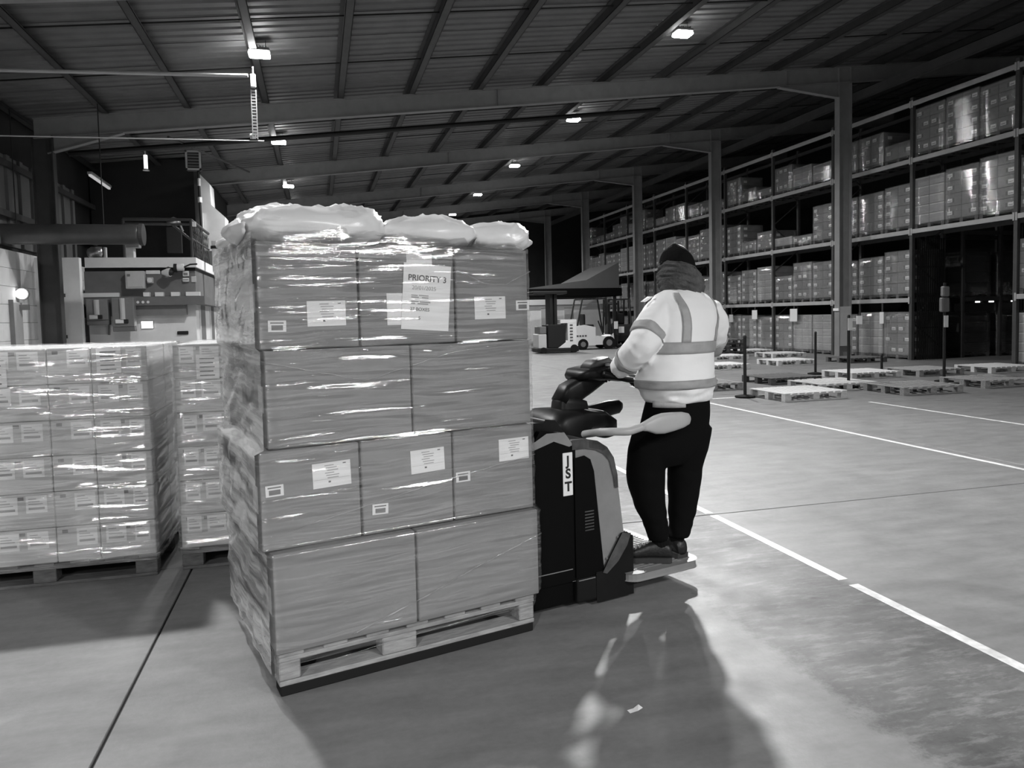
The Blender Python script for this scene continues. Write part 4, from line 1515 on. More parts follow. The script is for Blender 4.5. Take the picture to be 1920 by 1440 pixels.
# twisted rope of film running up the front
def rope(parent, pts, r, name='film_rope', m_='film_side'):
    P_ = []
    for a, b in zip(pts[:-1], pts[1:]):
        for k in range(14):
            t_ = k / 14
            p = Vector(a).lerp(Vector(b), t_)
            p.z += 0.004 * noise.noise(Vector((p.x * 30, 0, 1)))
            P_.append(p)
    P_.append(Vector(pts[-1]))
    MB().tube(P_, [r * (0.6 + 0.6 * abs(noise.noise(Vector((p.x * 25, p.z * 9, 0))))) for p in P_], 6).build(name, MT[m_], parent, smooth=True)


rope(ml, [(0.30, -0.024, 0.16), (0.62, -0.026, 0.25), (0.86, -0.026, 0.33), (1.215, -0.024, 0.43)], 0.004)
rope(ml, [(-0.02, 0.024, 0.60), (0.3, 0.012, 0.66), (0.7, 0.010, 0.73), (1.21, 0.012, 0.80)], 0.0022)
rope(ml, [(-0.02, 0.024, 1.30), (0.4, 0.02, 1.20), (0.8, 0.02, 1.30), (1.21, 0.022, 1.34)], 0.0018)
rope(ml, [(0.0, -0.006, 0.055), (0.6, -0.008, 0.085), (1.185, -0.006, 0.105)], 0.0014)
rope(ml, [(0.84, 0.02, 1.66), (0.98, 0.018, 1.60), (1.08, 0.018, 1.60), (1.21, 0.022, 1.66)], 0.003)


# ------------------------------------------------------------------ sacks on top
def sack(x, y, z, a, b, h, rot, label, seed, droop=0.03, m_='bag'):
    t = thing('white_sack', label, 'sack', LW(x, y, z), LA + rot, 'white poly sacks on the load')
    NU, NV = 72, 34
    vs, fs = [], []
    for j in range(NV + 1):
        v = -PI / 2 + PI * j / NV
        for i in range(NU):
            u = 2 * PI * i / NU
            cu, su = math.cos(u), math.sin(u)
            cv, sv = math.cos(v), math.sin(v)
            pw = lambda q, e: math.copysign(abs(q) ** e, q)
            px_, py_, pz_ = a * pw(cu, .55) * pw(cv, .7), b * pw(su, .55) * pw(cv, .7), h * pw(sv, .8)
            nq = noise.noise(Vector((px_ * 5 + seed, py_ * 5, pz_ * 4)))
            cre = 1 - abs(noise.noise(Vector((px_ * 9 + seed, py_ * 9, pz_ * 16 + 3)))) * 2
            cr2 = 1 - abs(noise.noise(Vector((px_ * 20 + seed, py_ * 20, pz_ * 30 + 9)))) * 2
            edge = max(abs(px_ / a), abs(py_ / b))
            amt = 0.045 * nq + 0.034 * max(0, cre) ** 4 + 0.011 * max(0, cr2) ** 3 + 0.02 * px_ / a
            f_ = 1 + 0.5 * amt / max(0.05, h)
            px_ *= 1 + amt * 1.6
            py_ *= 1 + amt * 1.6
            pz_ = pz_ * (1 + amt * 5) * (1 - 0.45 * max(0, edge - 0.55))
            pz_ = max(pz_, -h * 0.85)
            if edge > 0.85:
                pz_ -= droop * (edge - 0.85) / 0.15 * 0.3
            pz_ = max(pz_ + h * 0.85, 0.001)
            vs.append((px_, py_, pz_))
    for j in range(NV):
        for i in range(NU):
            fs.append((j * NU + i, j * NU + (i + 1) % NU, (j + 1) * NU + (i + 1) % NU, (j + 1) * NU + i))
    MB().add(vs, fs).build('sack_body', MT[m_], t, smooth=True)
    # gathered end folds
    fb_ = MB()
    for s_ in (-1, 1):
        rings = []
        for q in range(5):
            w_ = b * (0.75 - 0.10 * q)
            xx = s_ * (a * 0.94 + 0.012 * q)
            rings.append([(xx, w_ * math.cos(th) * (1 + 0.08 * math.sin(9 * th + seed)), h * 0.62 + (h * (0.55 - .09 * q)) * math.sin(th) * (1 + .1 * math.sin(7 * th))) for th in [2 * PI * k / 20 for k in range(20)]])
        fb_ = MB().loft(rings if s_ > 0 else rings[::-1])
        fb_.build('end_fold', MT[m_], t, smooth=True)
    return t


ZT = 1.812
sack(0.235, 0.27, ZT, 0.30, 0.23, 0.095, 0.03, 'long white poly sack on top of the big load, at its left front', 1.3)
sack(0.75, 0.25, ZT, 0.24, 0.20, 0.078, -0.04, 'crumpled white poly sack on top of the big load, in the middle front', 5.1)
sack(1.12, 0.24, ZT, 0.16, 0.15, 0.068, -0.25, 'short white poly sack at the right front top corner of the big load', 9.2)
sack(0.22, 0.75, ZT, 0.24, 0.20, 0.085, 0.1, 'white poly sack at the left rear of the big load top', 13.7)
sack(0.66, 0.74, ZT, 0.24, 0.19, 0.085, 0.0, 'white poly sack at the middle rear of the big load top', 17.9)
# film gathered over the sacks at the left end
rings = []
for r in range(14):
    t_ = r / 13
    z = 1.74 + 0.165 * math.sin(t_ * PI / 2)
    ring = []
    for k in range(30):
        y = 0.02 + k * 0.95 / 29
        q = noise.noise(Vector((y * 7, t_ * 5, 8.0)))
        x = -0.075 + 0.16 * t_ ** 2 - 0.022 * abs(q) + 0.03 * (1 - t_)
        ring.append((x, y, z + 0.012 * q - 0.045))
    rings.append(ring)
MB().loft(rings, cap=False, closed=False).build('stretch_wrap', MT['film_side'], ml, smooth=True)
rings = []
for r in range(12):
    t_ = r / 11
    ring = []
    for k in range(50):
        x = -0.02 + k * 1.2 / 49
        q = noise.noise(Vector((x * 5, t_ * 3, 3.0))) + .5 * noise.noise(Vector((x * 14, t_ * 6, 3.0)))
        ring.append((x, 0.022 + 0.03 * t_ ** 2 - 0.012 * abs(q), 1.71 + 0.11 * t_ + 0.035 * q * t_ - (0.04 if x > .9 else 0) * t_))
    rings.append(ring)
MB().loft(rings, cap=False, closed=False).build('stretch_wrap', MT['film_side'], ml, smooth=True)

# ================================================================== PALLET TRUCK (same local frame as the load)
tk = thing('pallet_truck', 'black ride-on electric pallet truck with grey rounded cover, carrying the big load', 'pallet truck', LW(1.5, 0.5, 0), LA)


def T(mb):
    mb.v = [(p[0] - 1.5, p[1] - 0.5, p[2]) for p in mb.v]
    return mb


Y0, Y1 = 0.10, 0.90
T(MB().box(1.25, 1.80, Y0 + 0.02, Y1 - 0.02, 0.035, 0.22)).build('chassis', MT['black_gloss'], tk, bevel=0.01)
T(MB().prism([(1.245, 0.16), (1.245, 0.85), (1.30, 0.93), (1.44, 0.90), (1.478, 0.845), (1.492, 0.845), (1.492, 0.16)], Y0, Y1)).build('battery_housing', MT['black_gloss'], tk, bevel=0.012)
T(MB().prism([(1.25, 0.90), (1.262, 0.962), (1.35, 0.955), (1.36, 0.972), (1.41, 0.965), (1.45, 0.915), (1.36, 0.925)], Y0 + 0.05, Y1 - 0.05)).build('top_cover', MT['black'], tk, bevel=0.008)
T(MB().prism([(1.246, 0.845), (1.246, 0.872), (1.33, 0.915), (1.43, 0.912), (1.477, 0.85), (1.46, 0.845), (1.37, 0.880)], Y0 - 0.004, Y1 + 0.004)).build('grey_band', MT['truck_grey'], tk, bevel=0.004)
outer = [(1.49, 0.855), (1.55, 0.852), (1.62, 0.835), (1.675, 0.80), (1.712, 0.75), (1.735, 0.66), (1.755, 0.52), (1.775, 0.36), (1.70, 0.24), (1.655, 0.17), (1.49, 0.17)]
T(MB().prism(outer, Y0 + 0.002, Y1 - 0.002)).build('rear_cover', MT['truck_grey'], tk, bevel=0.02)
rim_o = [(1.48, 0.868), (1.55, 0.868), (1.63, 0.85), (1.69, 0.812), (1.73, 0.755), (1.752, 0.665), (1.756, 0.60)]
rim_i = [(1.742, 0.60), (1.735, 0.655), (1.710, 0.745), (1.672, 0.785), (1.62, 0.812), (1.55, 0.826), (1.48, 0.826)]
T(MB().prism(rim_o + rim_i, Y0 - 0.006, Y1 + 0.006)).build('cover_rim', MT['truck_mid'], tk, bevel=0.004)
sp = T(MB().prism([(1.493, 0.775), (1.545, 0.782), (1.580, 0.76), (1.600, 0.70), (1.655, 0.17), (1.493, 0.17)], Y0 - 0.008, Y0 + 0.01)).build('side_panel', MT['black_gloss'], tk, bevel=0.006)
mb = MB()
for k in range(7):
    mb.box(1.545, 1.60, Y0 - 0.0095, Y0 - 0.0078, 0.40 + k * 0.016, 0.406 + k * 0.016)
T(mb).build('vent_slots', MT['truck_mid'], sp)
# bumper wing
bw = T(MB().prism([(1.655, 0.165), (1.70, 0.235), (1.775, 0.345), (1.80, 0.345), (1.835, 0.32), (1.835, 0.03), (1.62, 0.03), (1.62, 0.165)], Y0 - 0.012, Y1 + 0.012)).build('bumper', MT['black'], tk, bevel=0.02)
T(MB().prism([(1.652, 0.172), (1.70, 0.247), (1.775, 0.352), (1.822, 0.343), (1.80, 0.29), (1.74, 0.215), (1.67, 0.165)], Y0 - 0.018, Y0 + 0.03)).build('bumper_lip', MT['truck_mid'], bw, bevel=0.005)
T(MB().box(1.49, 1.62, Y0 - 0.01, Y1 + 0.01, 0.035, 0.16)).build('skirt', MT['black'], tk, bevel=0.012)
T(MB().box(1.255, 1.47, Y0 - 0.003, Y0 + 0.003, 0.215, 0.219)).build('panel_joint', MT['grey_panel'], tk)
T(MB().box(1.50, 1.60, Y0 - 0.013, Y0 - 0.009, 0.150, 0.154)).build('panel_joint', MT['grey_panel'], tk)
# round bright studs on the cover
for (x, z) in ((1.752, 0.335), (1.68, 0.235)):
    T(MB().tube([(x, Y0 - 0.004, z), (x, Y0 - 0.010, z)], 0.006, 8)).build('stud', MT['chrome'], tk)
# wheels
for (x, y, r_) in ((1.56, 0.5, 0.115), (1.70, 0.20, 0.075), (1.70, 0.80, 0.075)):
    wh = T(MB().tube([(x, y - 0.04, r_), (x, y + 0.04, r_)], r_, 22)).build('wheel', MT['rubber'], tk)
# forks under the pallet
for y in (0.255, 0.745):
    fk = MB()
    fk.prism([(1.25, 0.075), (1.25, 0.14), (0.12, 0.14), (0.04, 0.115), (0.04, 0.075)], y - 0.085, y + 0.085)
    fko = T(fk).build('fork', MT['black_gloss'], tk)
    T(MB().tube([(0.16, y - 0.05, 0.042), (0.16, y + 0.05, 0.042)], 0.041, 14)).build('load_wheel', MT['rubber'], fko)
# name plate
pl_ = T(MB().box(1.420, 1.478, Y0 - 0.006, Y0 - 0.0005, 0.595, 0.812, c=0.002)).build('name_plate', MT['white'], tk)
for k, ch_ in enumerate('JST'):
    text_obj('plate_letter', ch_, 0.066, pl_, (1.449 - 1.5, Y0 - 0.0068 - 0.5, 0.770 - 0.065 * k), RX90, MT['ink'] if False else MT['steel_black'], 'CENTER', bold=0.0022)
# platform
pf = MB()
def rrect(x0, x1, y0, y1, r, n=5):
    pts = []
    for (cx, cy, a0) in ((x1 - r, y0 + r, -90), (x1 - r, y1 - r, 0), (x0 + r, y1 - r, 90), (x0 + r, y0 + r, 180)):
        for k in range(n + 1):
            a_ = math.radians(a0 + 90 * k / n)
            pts.append((cx + r * math.cos(a_), cy + r * math.sin(a_)))
    return pts


pf.prism(rrect(1.79, 2.285, 0.045, 0.78, 0.07), 0.095, 0.138, axes='xy')
pfo = T(pf).build('platform', MT['truck_grey'], tk, bevel=0.008)
mb = MB()
for k in range(26):
    y = 0.09 + k * 0.026
    mb.box(1.84, 2.24, y, y + 0.011, 0.137, 0.142)
T(mb).build('tread_ribs', MT['tread'], pfo)['kind'] = 'stuff'
# hub + column + tiller
def rring(cx, cy, cz, ax, ay, hx, hy, n=20, e=0.5):
    """superellipse ring centred at c, spanned by unit vectors ax, ay"""
    r = []
    for k in range(n):
        th = 2 * PI * k / n
        c_, s_ = math.cos(th), math.sin(th)
        r.append(Vector((cx, cy, cz)) + ax * (math.copysign(abs(c_) ** e, c_) * hx) + ay * (math.copysign(abs(s_) ** e, s_) * hy))
    return r


def sweep(path, e=0.5, n=20):
    """path items: (x, y, z, half width in y, half thickness); profile swept in the xz plane"""
    rings = []
    P_ = [Vector(p[:3]) for p in path]
    for i, p in enumerate(path):
        t_ = (P_[min(i + 1, len(P_) - 1)] - P_[max(i - 1, 0)]).normalized()
        ay = Vector((0, 1, 0))
        ax = t_.cross(ay).normalized()
        rings.append(rring(*p[:3], ay, ax, p[3], p[4], n, e))
    return rings


T(MB().loft(sweep([(1.60, .5, .80, .20, .14), (1.64, .5, .87, .19, .13), (1.78, .5, .915, .16, .06), (1.90, .5, .905, .13, .05), (1.96, .5, .87, .11, .05), (1.975, .5, .80, .08, .05)]))).build('hub_cover', MT['black'], tk, smooth=True)
T(MB().loft(sweep([(1.735, .5, .84, .085, .11), (1.735, .5, .93, .075, .105), (1.738, .5, 1.00, .065, .100), (1.75, .5, 1.035, .062, .085)]))).build('tiller_column', MT['black'], tk, smooth=True)
arm = T(MB().loft(sweep([(1.68, .5, 1.00, .062, .05), (1.73, .5, 1.055, .062, .065), (1.83, .5, 1.10, .062, .06), (1.93, .5, 1.145, .060, .05), (2.0, .5, 1.17, .055, .04)]))).build('tiller_arm', MT['black'], tk, smooth=True)
T(MB().tube([(1.845, .44, 1.155), (1.875, .44, 1.165)], 0.012, 8)).build('arm_button', MT['truck_grey'], arm)
hd = T(MB().loft(sweep([(1.755, .5, 1.145, .07, .02), (1.80, .5, 1.165, .12, .03), (1.90, .5, 1.165, .13, .045), (1.98, .5, 1.16, .12, .045), (2.05, .5, 1.135, .10, .03), (2.09, .5, 1.12, .06, .015)]))).build('tiller_head', MT['black'], tk, smooth=True)
T(MB().loft(sweep([(1.83, .47, 1.195, .05, .015), (1.87, .47, 1.215, .06, .025), (1.95, .47, 1.235, .06, .022), (2.00, .47, 1.21, .045, .012)]))).build('control_pod', MT['truck_mid'], hd, smooth=True)
T(MB().tube([(1.87, .44, 1.225), (1.87, .44, 1.245)], 0.016, 12)).build('control_button', MT['truck_grey'], hd)
T(MB().tube([(1.93, .40, 1.205), (1.93, .40, 1.22)], 0.014, 12)).build('control_button', MT['truck_grey'], hd)
# loop handle
lp_ = []
for k in range(19):
    th = -PI / 2 + PI * k / 18
    lp_.append((2.03 + 0.17 * math.cos(th), .5 + 0.16 * math.sin(th), 1.125 - 0.02 * math.cos(th)))
T(MB().tube([(1.86, .34, 1.165)] + lp_ + [(1.86, .66, 1.165)], 0.017, 10)).build('handle_loop', MT['black'], hd, smooth=True)
T(MB().tube([(2.05, .36, 1.15), (2.13, .37, 1.145)], 0.006, 6)).build('chrome_lever', MT['chrome'], hd)
# side supports with pads
def pad(path_tube, p_pad, name, m_arm, m_pad):
    a_ = T(MB().tube(path_tube, 0.020, 12)).build(name + '_arm', MT[m_arm], tk, smooth=True)
    b_ = T(MB().loft(sweep(p_pad, e=0.8, n=24))).build(name, MT[m_pad], tk, smooth=True)
    return a_, b_


pad([(1.64, .22, .87), (1.62, .05, .905), (1.64, -.03, .915), (1.72, -.05, .910), (1.79, -.05, .922), (1.83, -.05, .93)],
    [(1.795, -.05, .924, .018, .018), (1.835, -.05, .928, .022, .028), (1.89, -.05, .929, .026, .048), (1.94, -.05, .931, .028, .054), (2.00, -.05, .934, .028, .050), (2.07, -.05, .938, .026, .042), (2.11, -.05, .940, .02, .030), (2.125, -.05, .941, .008, .012)],
    'grey_support_pad', 'pad_grey', 'pad_grey')
pad([(1.78, .66, .87), (1.90, .74, .885), (2.02, .78, .905), (2.08, .78, .90)],
    [(2.03, .78, .880, .02, .045), (2.07, .78, .885, .028, .052), (2.2, .78, .905, .03, .05), (2.29, .78, .912, .028, .045), (2.32, .78, .912, .012, .022)],
    'black_support_pad', 'pad_grey', 'black')

# ================================================================== DRIVER
def CF(r, d, z):
    p = hr * r + hf * d
    return Vector((p.x, p.y, z))


PXM = 342.0
FWD = camdir(-0.60, 0.80)
RGT = camdir(0.80, 0.60)
UPV = Vector((0, 0, 1))
base_p = CF(0.80, 4.08, 0.142)
drv = thing('person', 'person in white hi-vis jacket, black trousers and beanie standing on the truck platform, back turned', 'person', base_p, 0)


def D(mb):
    mb.v = [tuple(Vector(p) - base_p) for p in mb.v]
    return mb


def ering(c, a, b, n=28, e=0.85, ax=None, ay=None):
    ax = ax if ax is not None else RGT
    ay = ay if ay is not None else -FWD
    r = []
    for k in range(n):
        th = 2 * PI * k / n
        c_, s_ = math.cos(th), math.sin(th)
        r.append(c + ax * (math.copysign(abs(c_) ** e, c_) * a) + ay * (math.copysign(abs(s_) ** e, s_) * b))
    return r


def interp_rows(rows, t_):
    """rows: list of tuples; t_ in 0..len-1, catmull-rom"""
    i = int(min(max(t_, 0), len(rows) - 1.000001))
    f_ = t_ - i
    p0, p1, p2, p3 = rows[max(i - 1, 0)], rows[i], rows[min(i + 1, len(rows) - 1)], rows[min(i + 2, len(rows) - 1)]
    return tuple(0.5 * ((2 * b) + (-a + c) * f_ + (2 * a - 5 * b + 4 * c - d) * f_ ** 2 + (-a + 3 * b - 3 * c + d) * f_ ** 3) for a, b, c, d in zip(p0, p1, p2, p3))


# torso rows: photo x centre, photo y, depth, half width (m) along shoulders, half thickness
TOR = [(1271, 751, 4.08, .196, .150), (1270, 738, 4.08, .214, .165), (1267, 718, 4.08, .236, .185), (1267, 700, 4.09, .228, .180), (1271, 670, 4.10, .212, .165),
       (1277, 635, 4.12, .212, .155), (1282, 600, 4.14, .214, .145), (1283, 575, 4.16, .205, .130), (1281, 558, 4.17, .175, .110), (1278, 545, 4.18, .115, .085), (1275, 534, 4.19, .07, .07)]


def torso_pt(t_, th, off=0.0, e=0.85):
    px_, py_, d_, a, b = interp_rows(TOR, t_)
    c = at(px_, py_, d_)
    a += off
    b += off
    c_, s_ = math.cos(th), math.sin(th)
    p = c + RGT * (math.copysign(abs(c_) ** e, c_) * a) - FWD * (math.copysign(abs(s_) ** e, s_) * b)
    # drapes
    fold = 0.006 * noise.noise(Vector((th * 1.5, t_ * 1.3, 2.0))) + 0.004 * noise.noise(Vector((th * 4, t_ * 3.0, 7.0)))
    if t_ < 5:
        fold += 0.024 * noise.noise(Vector((th * 2.2 + t_ * 1.2, t_ * 2.5, 4.0))) * (5 - t_) / 5
    n_ = (RGT * c_ - FWD * s_)
    return p + n_ * fold


def torso_rings(t0, t1, n_t, th0=0, th1=2 * PI, n_th=56, off=0.0, closed=True):
    rr_ = []
    for i in range(n_t + 1):
        t_ = t0 + (t1 - t0) * i / n_t
        rr_.append([torso_pt(t_, th0 + (th1 - th0) * k / (n_th if closed else n_th - 1), off) for k in range(n_th)])
    return rr_


# sleeves
LARM = [(1243, 577, 4.10, .078), (1227, 600, 4.03, .089), (1214, 625, 3.98, .088), (1204, 648, 3.95, .084), (1186, 667, 3.98, .074), (1170, 683, 4.04, .064), (1158, 695, 4.09, .052)]
RARM = [(1325, 577, 4.22, .078), (1338, 606, 4.27, .080), (1335, 640, 4.36, .076), (1312, 662, 4.48, .070), (1275, 678, 4.54, .062), (1240, 690, 4.50, .055), (1212, 697, 4.46, .048)]


def arm_ring(rows, t_, off=0.0, n=26):
    px_, py_, d_, r = interp_rows(rows, t_)
    c = at(px_, py_, d_)
    q = interp_rows(rows, min(t_ + 0.05, len(rows) - 1))
    q0 = interp_rows(rows, max(t_ - 0.05, 0))
    tn = (at(*q[:3]) - at(*q0[:3])).normalized()
    ax = tn.cross(hf).normalized()
    ay = tn.cross(ax).normalized()
    out = []
    for k in range(n):
        th = 2 * PI * k / n
        rr_ = r + off + 0.006 * noise.noise(Vector((th * 1.2, t_ * 3.2, 5))) + 0.013 * noise.noise(Vector((math.cos(th) * 1.5, t_ * 5, 1.0))) * min(1, t_ / 2)
        out.append(c + ax * math.cos(th) * rr_ + ay * math.sin(th) * rr_)
    return out


mb = MB()
mb.loft(torso_rings(0, 10, 60))
for A_ in (LARM, RARM):
    mb.loft([arm_ring(A_, 6.0 * i / 36) for i in range(37)])
# shoulder fillers
mb.loft([ering(at(1252, 566, 4.12) + UPV * 0.0, .07, .07, 20, ax=FWD, ay=UPV)] + [ering(at(1236, 578, 4.08), .075, .08, 20, ax=FWD, ay=UPV)])
jk = D(mb).build('jacket', MT['hiviz'], drv, smooth=True)
rm = jk.modifiers.new('remesh', 'REMESH')
rm.mode = 'VOXEL'
rm.voxel_size = 0.011
rm.use_smooth_shade = True
sm_ = jk.modifiers.new('smooth', 'SMOOTH')
sm_.factor = 0.5
sm_.iterations = 3


def patch(rings, name, m_, parent, closed=True, thick=0.004):
    o = D(MB().loft(rings, cap=False, closed=closed)).build(name, MT[m_], parent, smooth=True)
    s_ = o.modifiers.new('thick', 'SOLIDIFY')
    s_.thickness = thick
    s_.offset = 0
    return o


patch(torso_rings(4.28, 4.88, 4, off=0.003), 'reflective_band', 'reflect', jk)
patch(torso_rings(1.7, 2.6, 4, off=0.003), 'reflective_band', 'reflect', jk)
# shoulder braces
for (a0, a1, s_) in ((math.radians(128), math.radians(112), 1), (math.radians(58), math.radians(44), -1)):
    rings = []
    for i in range(22):
        t_ = 4.85 + (8.6 - 4.85) * i / 21
        f_ = i / 21
        sh = math.radians(26) * (f_ ** 2.2) * (1 if s_ > 0 else -1)
        rings.append([torso_pt(t_, a0 + sh + (a1 - a0) * k / 5, 0.004) for k in range(6)])
    patch(rings, 'reflective_brace', 'reflect', jk, closed=False)
for (t0, t1) in ((1.75, 2.35), (4.35, 4.85)):
    patch([arm_ring(LARM, t0 + (t1 - t0) * i / 4, 0.003) for i in range(5)], 'sleeve_band', 'reflect', jk)
    patch([arm_ring(RARM, t0 + (t1 - t0) * i / 4, 0.003) for i in range(5)], 'sleeve_band', 'reflect', jk)
# collar seam flap at the left shoulder
D(MB().loft([ering(at(1219, 556, 4.07), .012, .02, 10), ering(at(1206, 566, 4.04), .02, .008, 10)])).build('shoulder_tab', MT['hiviz'], jk)

# trousers
HIP = [(1271, 746, 4.08, .186, .14), (1268, 775, 4.08, .200, .15), (1262, 810, 4.07, .208, .15), (1254, 845, 4.06, .200, .135), (1249, 868, 4.06, .17, .10)]
LL = [(1232, 800, 4.03, .125), (1221, 835, 4.01, .122), (1212, 870, 4.00, .108), (1211, 900, 4.00, .104), (1218, 945, 3.99, .086), (1229, 980, 3.98, .068), (1233, 1000, 3.98, .062), (1234, 1012, 3.98, .050)]
RL = [(1295, 800, 4.12, .118), (1291, 835, 4.11, .112), (1285, 870, 4.10, .098), (1283, 900, 4.09, .094), (1280, 945, 4.07, .080), (1276, 985, 4.05, .064), (1274, 1000, 4.04, .058), (1273, 1006, 4.04, .050)]


def leg_ring(rows, t_, off=0.0):
    px_, py_, d_, r = interp_rows(rows, t_)
    c = at(px_, py_, d_)
    out = []
    for k in range(24):
        th = 2 * PI * k / 24
        fold = 0.006 * noise.noise(Vector((th, t_ * 2.0, 3))) + (0.008 * noise.noise(Vector((th, t_ * 6, 9))) if t_ > 4.2 else 0)
        out.append(c + (hr * math.cos(th) * (r + off + fold) * 1.0) + (hf * math.sin(th) * (r + off + fold) * 1.05))
    return out


mb = MB()
hips = []
for i in range(21):
    px_, py_, d_, a, b = interp_rows(HIP, 4.0 * i / 20)
    hips.append(ering(at(px_, py_, d_), a, b, 32, e=0.8))
mb.loft(hips)
for L_ in (LL, RL):
    mb.loft([leg_ring(L_, 7.0 * i / 40) for i in range(41)])
tr_ = D(mb).build('trousers', MT['trouser'], drv, smooth=True)
rm = tr_.modifiers.new('remesh', 'REMESH')
rm.mode = 'VOXEL'
rm.voxel_size = 0.010
rm.use_smooth_shade = True
sm_ = tr_.modifiers.new('smooth', 'SMOOTH')
sm_.factor = 0.5
sm_.iterations = 4
# shirt hem showing at the waist, waistband
rings = []
for py_ in (745, 751, 757):
    rings.append([at(1270, py_, 4.08) + RGT * (math.cos(th) * .205) - FWD * (math.sin(th) * .158) for th in [math.radians(118 + 60 * k / 9) for k in range(10)]])
patch(rings, 'shirt_hem', 'shirt', drv, closed=False)

# continuous body under the clothes
mb = MB()
body_rows = [(1266, 800, 4.07, .15, .10), (1270, 745, 4.08, .16, .11), (1276, 680, 4.10, .15, .11), (1282, 610, 4.14, .17, .11), (1282, 570, 4.16, .17, .09), (1278, 548, 4.18, .08, .07), (1275, 532, 4.19, .058, .06), (1274, 520, 4.19, .056, .06)]
mb.loft([ering(at(*interp_rows(body_rows, 7.0 * i / 28)[:3]), *interp_rows(body_rows, 7.0 * i / 28)[3:], 24, e=1.0) for i in range(29)])
for A_ in (LARM, RARM):
    mb.loft([[c for c in arm_ring([(r[0], r[1], r[2], r[3] * .62) for r in A_], 6.0 * i / 20)] for i in range(21)])
for L_ in (LL, RL):
    mb.loft([leg_ring([(r[0], r[1], r[2], r[3] * .68) for r in L_], 7.0 * i / 20) for i in range(21)])
# head
HC = at(1270, 497, 4.20)
hv, hfc = 24, 16
rings = []
for j in range(1, hfc):
    v = -PI / 2 + PI * j / hfc
    ring = []
    for k in range(hv):
        u = 2 * PI * k / hv
        x, y, z = math.cos(u) * math.cos(v) * .076, math.sin(u) * math.cos(v) * .097, math.sin(v) * .118
        if z < -0.03:      # jaw narrows
            x *= 1 + (z + .03) * 3.2
            y *= 1 + (z + .03) * (1.2 if y > 0 else 4.0)
        ring.append(HC + RGT * x + FWD * (y + 0.01) + UPV * z)
    rings.append(ring)
mb.loft(rings)
# nose, brow, ears, chin
mb.loft([ering(HC + FWD * .095 + UPV * -.005, .010, .008, 10, ax=RGT, ay=UPV), ering(HC + FWD * .122 + UPV * -.030, .016, .012, 10, ax=RGT, ay=UPV), ering(HC + FWD * .10 + UPV * -.040, .012, .006, 10, ax=RGT, ay=UPV)])
for s_ in (-1, 1):
    mb.loft([ering(HC + RGT * s_ * .070 + UPV * -.012, .016, .030, 10, ax=FWD, ay=UPV), ering(HC + RGT * s_ * .090 + UPV * -.010 - FWD * .006, .012, .026, 10, ax=FWD, ay=UPV)])
bo = D(mb).build('body', MT['skin'], drv, smooth=True)
rm = bo.modifiers.new('remesh', 'REMESH')
rm.mode = 'VOXEL'
rm.voxel_size = 0.008
rm.use_smooth_shade = True
for s_ in (-1, 1):
    e_ = HC + FWD * .098 + RGT * s_ * .030 + UPV * .004
    D(MB().loft([ering(e_ - FWD * .006, .011, .007, 10, ax=RGT, ay=UPV), ering(e_ + FWD * .004, .006, .004, 10, ax=RGT, ay=UPV)])).build('eye', MT['white'], bo)
D(MB().loft([ering(HC + FWD * .092 + UPV * -.062, .024, .006, 12, ax=RGT, ay=UPV), ering(HC + FWD * .100 + UPV * -.062, .018, .003, 12, ax=RGT, ay=UPV)])).build('mouth', MT['fleece'], bo)

# beanie
HATR = [(1270, 518, .094, .105), (1270, 508, .094, .107), (1269, 494, .091, .104), (1268, 482, .082, .094), (1267, 472, .066, .076), (1266, 465, .044, .052), (1265, 460, .022, .028), (1265, 457, .010, .012)]
rings = []
for i in range(36):
    t_ = 7.0 * i / 35
    px_, py_, a, b = interp_rows(HATR, t_)
    ring = ering(at(px_, py_, 4.19), a, b, 48, e=1.0)
    c = at(px_, py_, 4.19)
    ring = [c + (p - c) * (1 + 0.012 * math.cos(k * PI)) for k, p in enumerate(ring)]
    rings.append(ring)
bn = D(MB().loft(rings)).build('beanie', MT['knit'], drv, smooth=True)
# snood / hood bunched round the neck
SN = [(1275, 555, .105, .09), (1276, 545, .122, .11), (1276, 532, .128, .122), (1275, 520, .120, .120), (1273, 508, .105, .112), (1271, 500, .088, .10), (1270, 497, .07, .085)]
rings = []
for i in range(44):
    t_ = 6.0 * i / 43
    px_, py_, a, b = interp_rows(SN, t_)
    ring = []
    for k in range(60):
        th = 2 * PI * k / 60
        dz = 10 * math.cos(th)       # right side hangs lower
        q = noise.noise(Vector((math.cos(th) * 1.5, math.sin(th) * 1.5, t_ * 1.6 + math.cos(th) * 1.2)))
        w_ = 1 - abs(q) * 2
        f_ = 1 + 0.11 * w_
        c = at(px_, py_ + dz, 4.19)
        ring.append(c + RGT * math.cos(th) * a * f_ - FWD * math.sin(th) * b * f_)
    rings.append(ring)
D(MB().loft(rings)).build('snood', MT['fleece'], drv, smooth=True)


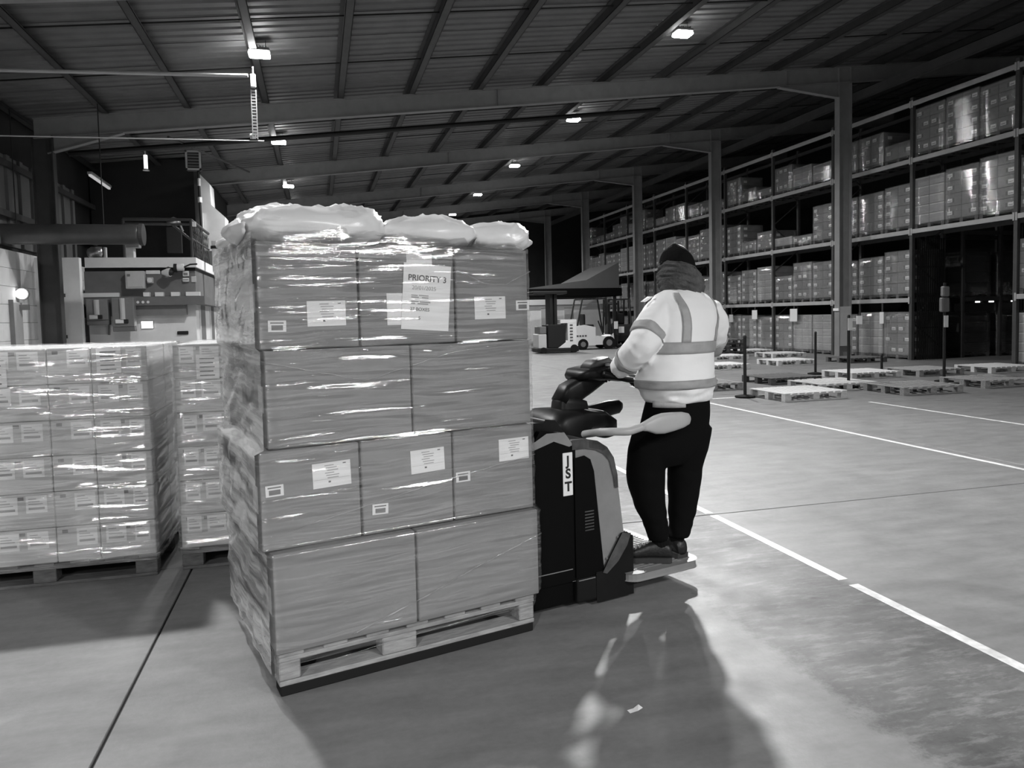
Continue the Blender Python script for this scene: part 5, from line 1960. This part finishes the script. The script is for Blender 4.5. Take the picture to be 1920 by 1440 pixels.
# gloves
def glove(wrist, dirv, palm_n, side, name='glove', curl=1.0):
    """hand from the wrist along dirv, palm facing palm_n, fingers curled towards the palm"""
    dv = dirv.normalized()
    pn = (palm_n - dv * palm_n.dot(dv)).normalized()
    sd = dv.cross(pn).normalized() * side      # thumb side
    mb = MB()
    mb.loft([ering(wrist - dv * .03, .040, .036, 14, ax=sd, ay=pn), ering(wrist + dv * .0, .034, .026, 14, ax=sd, ay=pn), ering(wrist + dv * .045, .044, .020, 14, ax=sd, ay=pn), ering(wrist + dv * .095, .046, .017, 14, ax=sd, ay=pn)])
    for k, (o_, l_) in enumerate(((.033, .072), (.011, .082), (-.011, .076), (-.032, .060))):
        p = wrist + dv * .088 + sd * o_
        pts = [p - dv * .02, p]
        a_ = 0.25
        for q in range(4):
            a_ += 0.62 * curl
            p = p + (dv * math.cos(a_) + pn * math.sin(a_)) * (l_ / 3.6)
            pts.append(p)
        mb.tube(pts, [.011, .0115, .0108, .010, .0095, .0075], 10)
    p = wrist + dv * .03 + sd * .034
    mb.tube([p - sd * .012, p + sd * .012 + dv * .012, p + sd * .024 + dv * .032 + pn * .012, p + sd * .022 + dv * .052 + pn * .026, p + sd * .014 + dv * .066 + pn * .036], [.013, .014, .0125, .011, .008], 10)
    o = D(mb).build(name, MT['knit'], drv, smooth=True)
    r_ = o.modifiers.new('remesh', 'REMESH')
    r_.mode = 'VOXEL'
    r_.voxel_size = 0.0035
    r_.use_smooth_shade = True
    return o


glove(at(1157, 697, 4.09), at(1130, 690, 4.20) - at(1157, 697, 4.09), Vector((0, 0, -1)), 1)
glove(at(1211, 698, 4.46), at(1192, 704, 4.42) - at(1211, 698, 4.46), Vector((0, 0, -1)), -1)


# shoes
def shoe(heel, toe_dir, L_=0.285):
    f_ = toe_dir.normalized()
    s_ = f_.cross(UPV).normalized()
    rows = [(0.0, .030, .050, .0), (.02, .038, .075, 0), (.07, .038, .085, 0), (.12, .038, .078, 0), (.17, .044, .060, 0), (.22, .046, .045, 0), (.26, .038, .036, 0), (L_, .018, .026, 0)]
    rings = []
    for i in range(25):
        x, w, h, _ = interp_rows(rows, 7.0 * i / 24)
        c = heel + f_ * x + UPV * (0.022 + h / 2)
        rings.append(ering(c, w, h / 2 + .004, 20, e=0.75, ax=s_, ay=UPV))
    up_ = D(MB().loft(rings)).build('shoe', MT['shoe'], drv, smooth=True)
    mb = MB()
    out = []
    for i in range(15):
        x, w, h, _ = interp_rows(rows, 7.0 * i / 14)
        out.append((x, w + .006))
    poly = [(heel + f_ * x + s_ * w) for x, w in out] + [(heel + f_ * x - s_ * w) for x, w in reversed(out)]
    n = len(poly)
    vs = [p + UPV * 0.0 for p in poly] + [p + UPV * .028 for p in poly]
    mb.add(vs, [tuple(range(n)), tuple(range(2 * n - 1, n - 1, -1))] + [(i, (i + 1) % n, n + (i + 1) % n, n + i) for i in range(n)])
    D(mb).build('sole', MT['sole'], up_)
    for k in range(5):
        x = .135 + .022 * k
        _, w, h, _ = interp_rows(rows, 7.0 * min(1, x / L_) * .98)
        c = heel + f_ * x + UPV * (.028 + h + .002)
        D(MB().tube([c - s_ * .022, c + UPV * .003, c + s_ * .022], .003, 6)).build('lace', MT['fascia'], up_)
    # ankle collar
    c = heel + f_ * .055 + UPV * .10
    D(MB().loft([ering(c - UPV * .03, .036, .048, 16, ax=s_, ay=f_, e=1.0), ering(c + UPV * .02, .040, .050, 16, ax=s_, ay=f_, e=1.0)])).build('collar', MT['knit'], up_)


shoe(CF(0.845, 3.975, 0.142), camdir(-1.0, 0.10))
shoe(CF(0.920, 4.020, 0.142), camdir(-0.45, 0.90))

# scrap of paper on the floor
p = at(1190, 1353, 2.72)
t = thing('paper_scrap', 'small white paper scrap lying on the floor in front of the truck', 'litter', (p.x, p.y, 0.0), 0.3)
MB().add([(-.03, -.01, .001), (.0, -.02, .006), (.035, -.008, .002), (.03, .012, .008), (.0, .008, .003), (-.025, .014, .001)], [(0, 1, 4, 5), (1, 2, 3, 4)]).build('scrap', MT['sheet'], t)
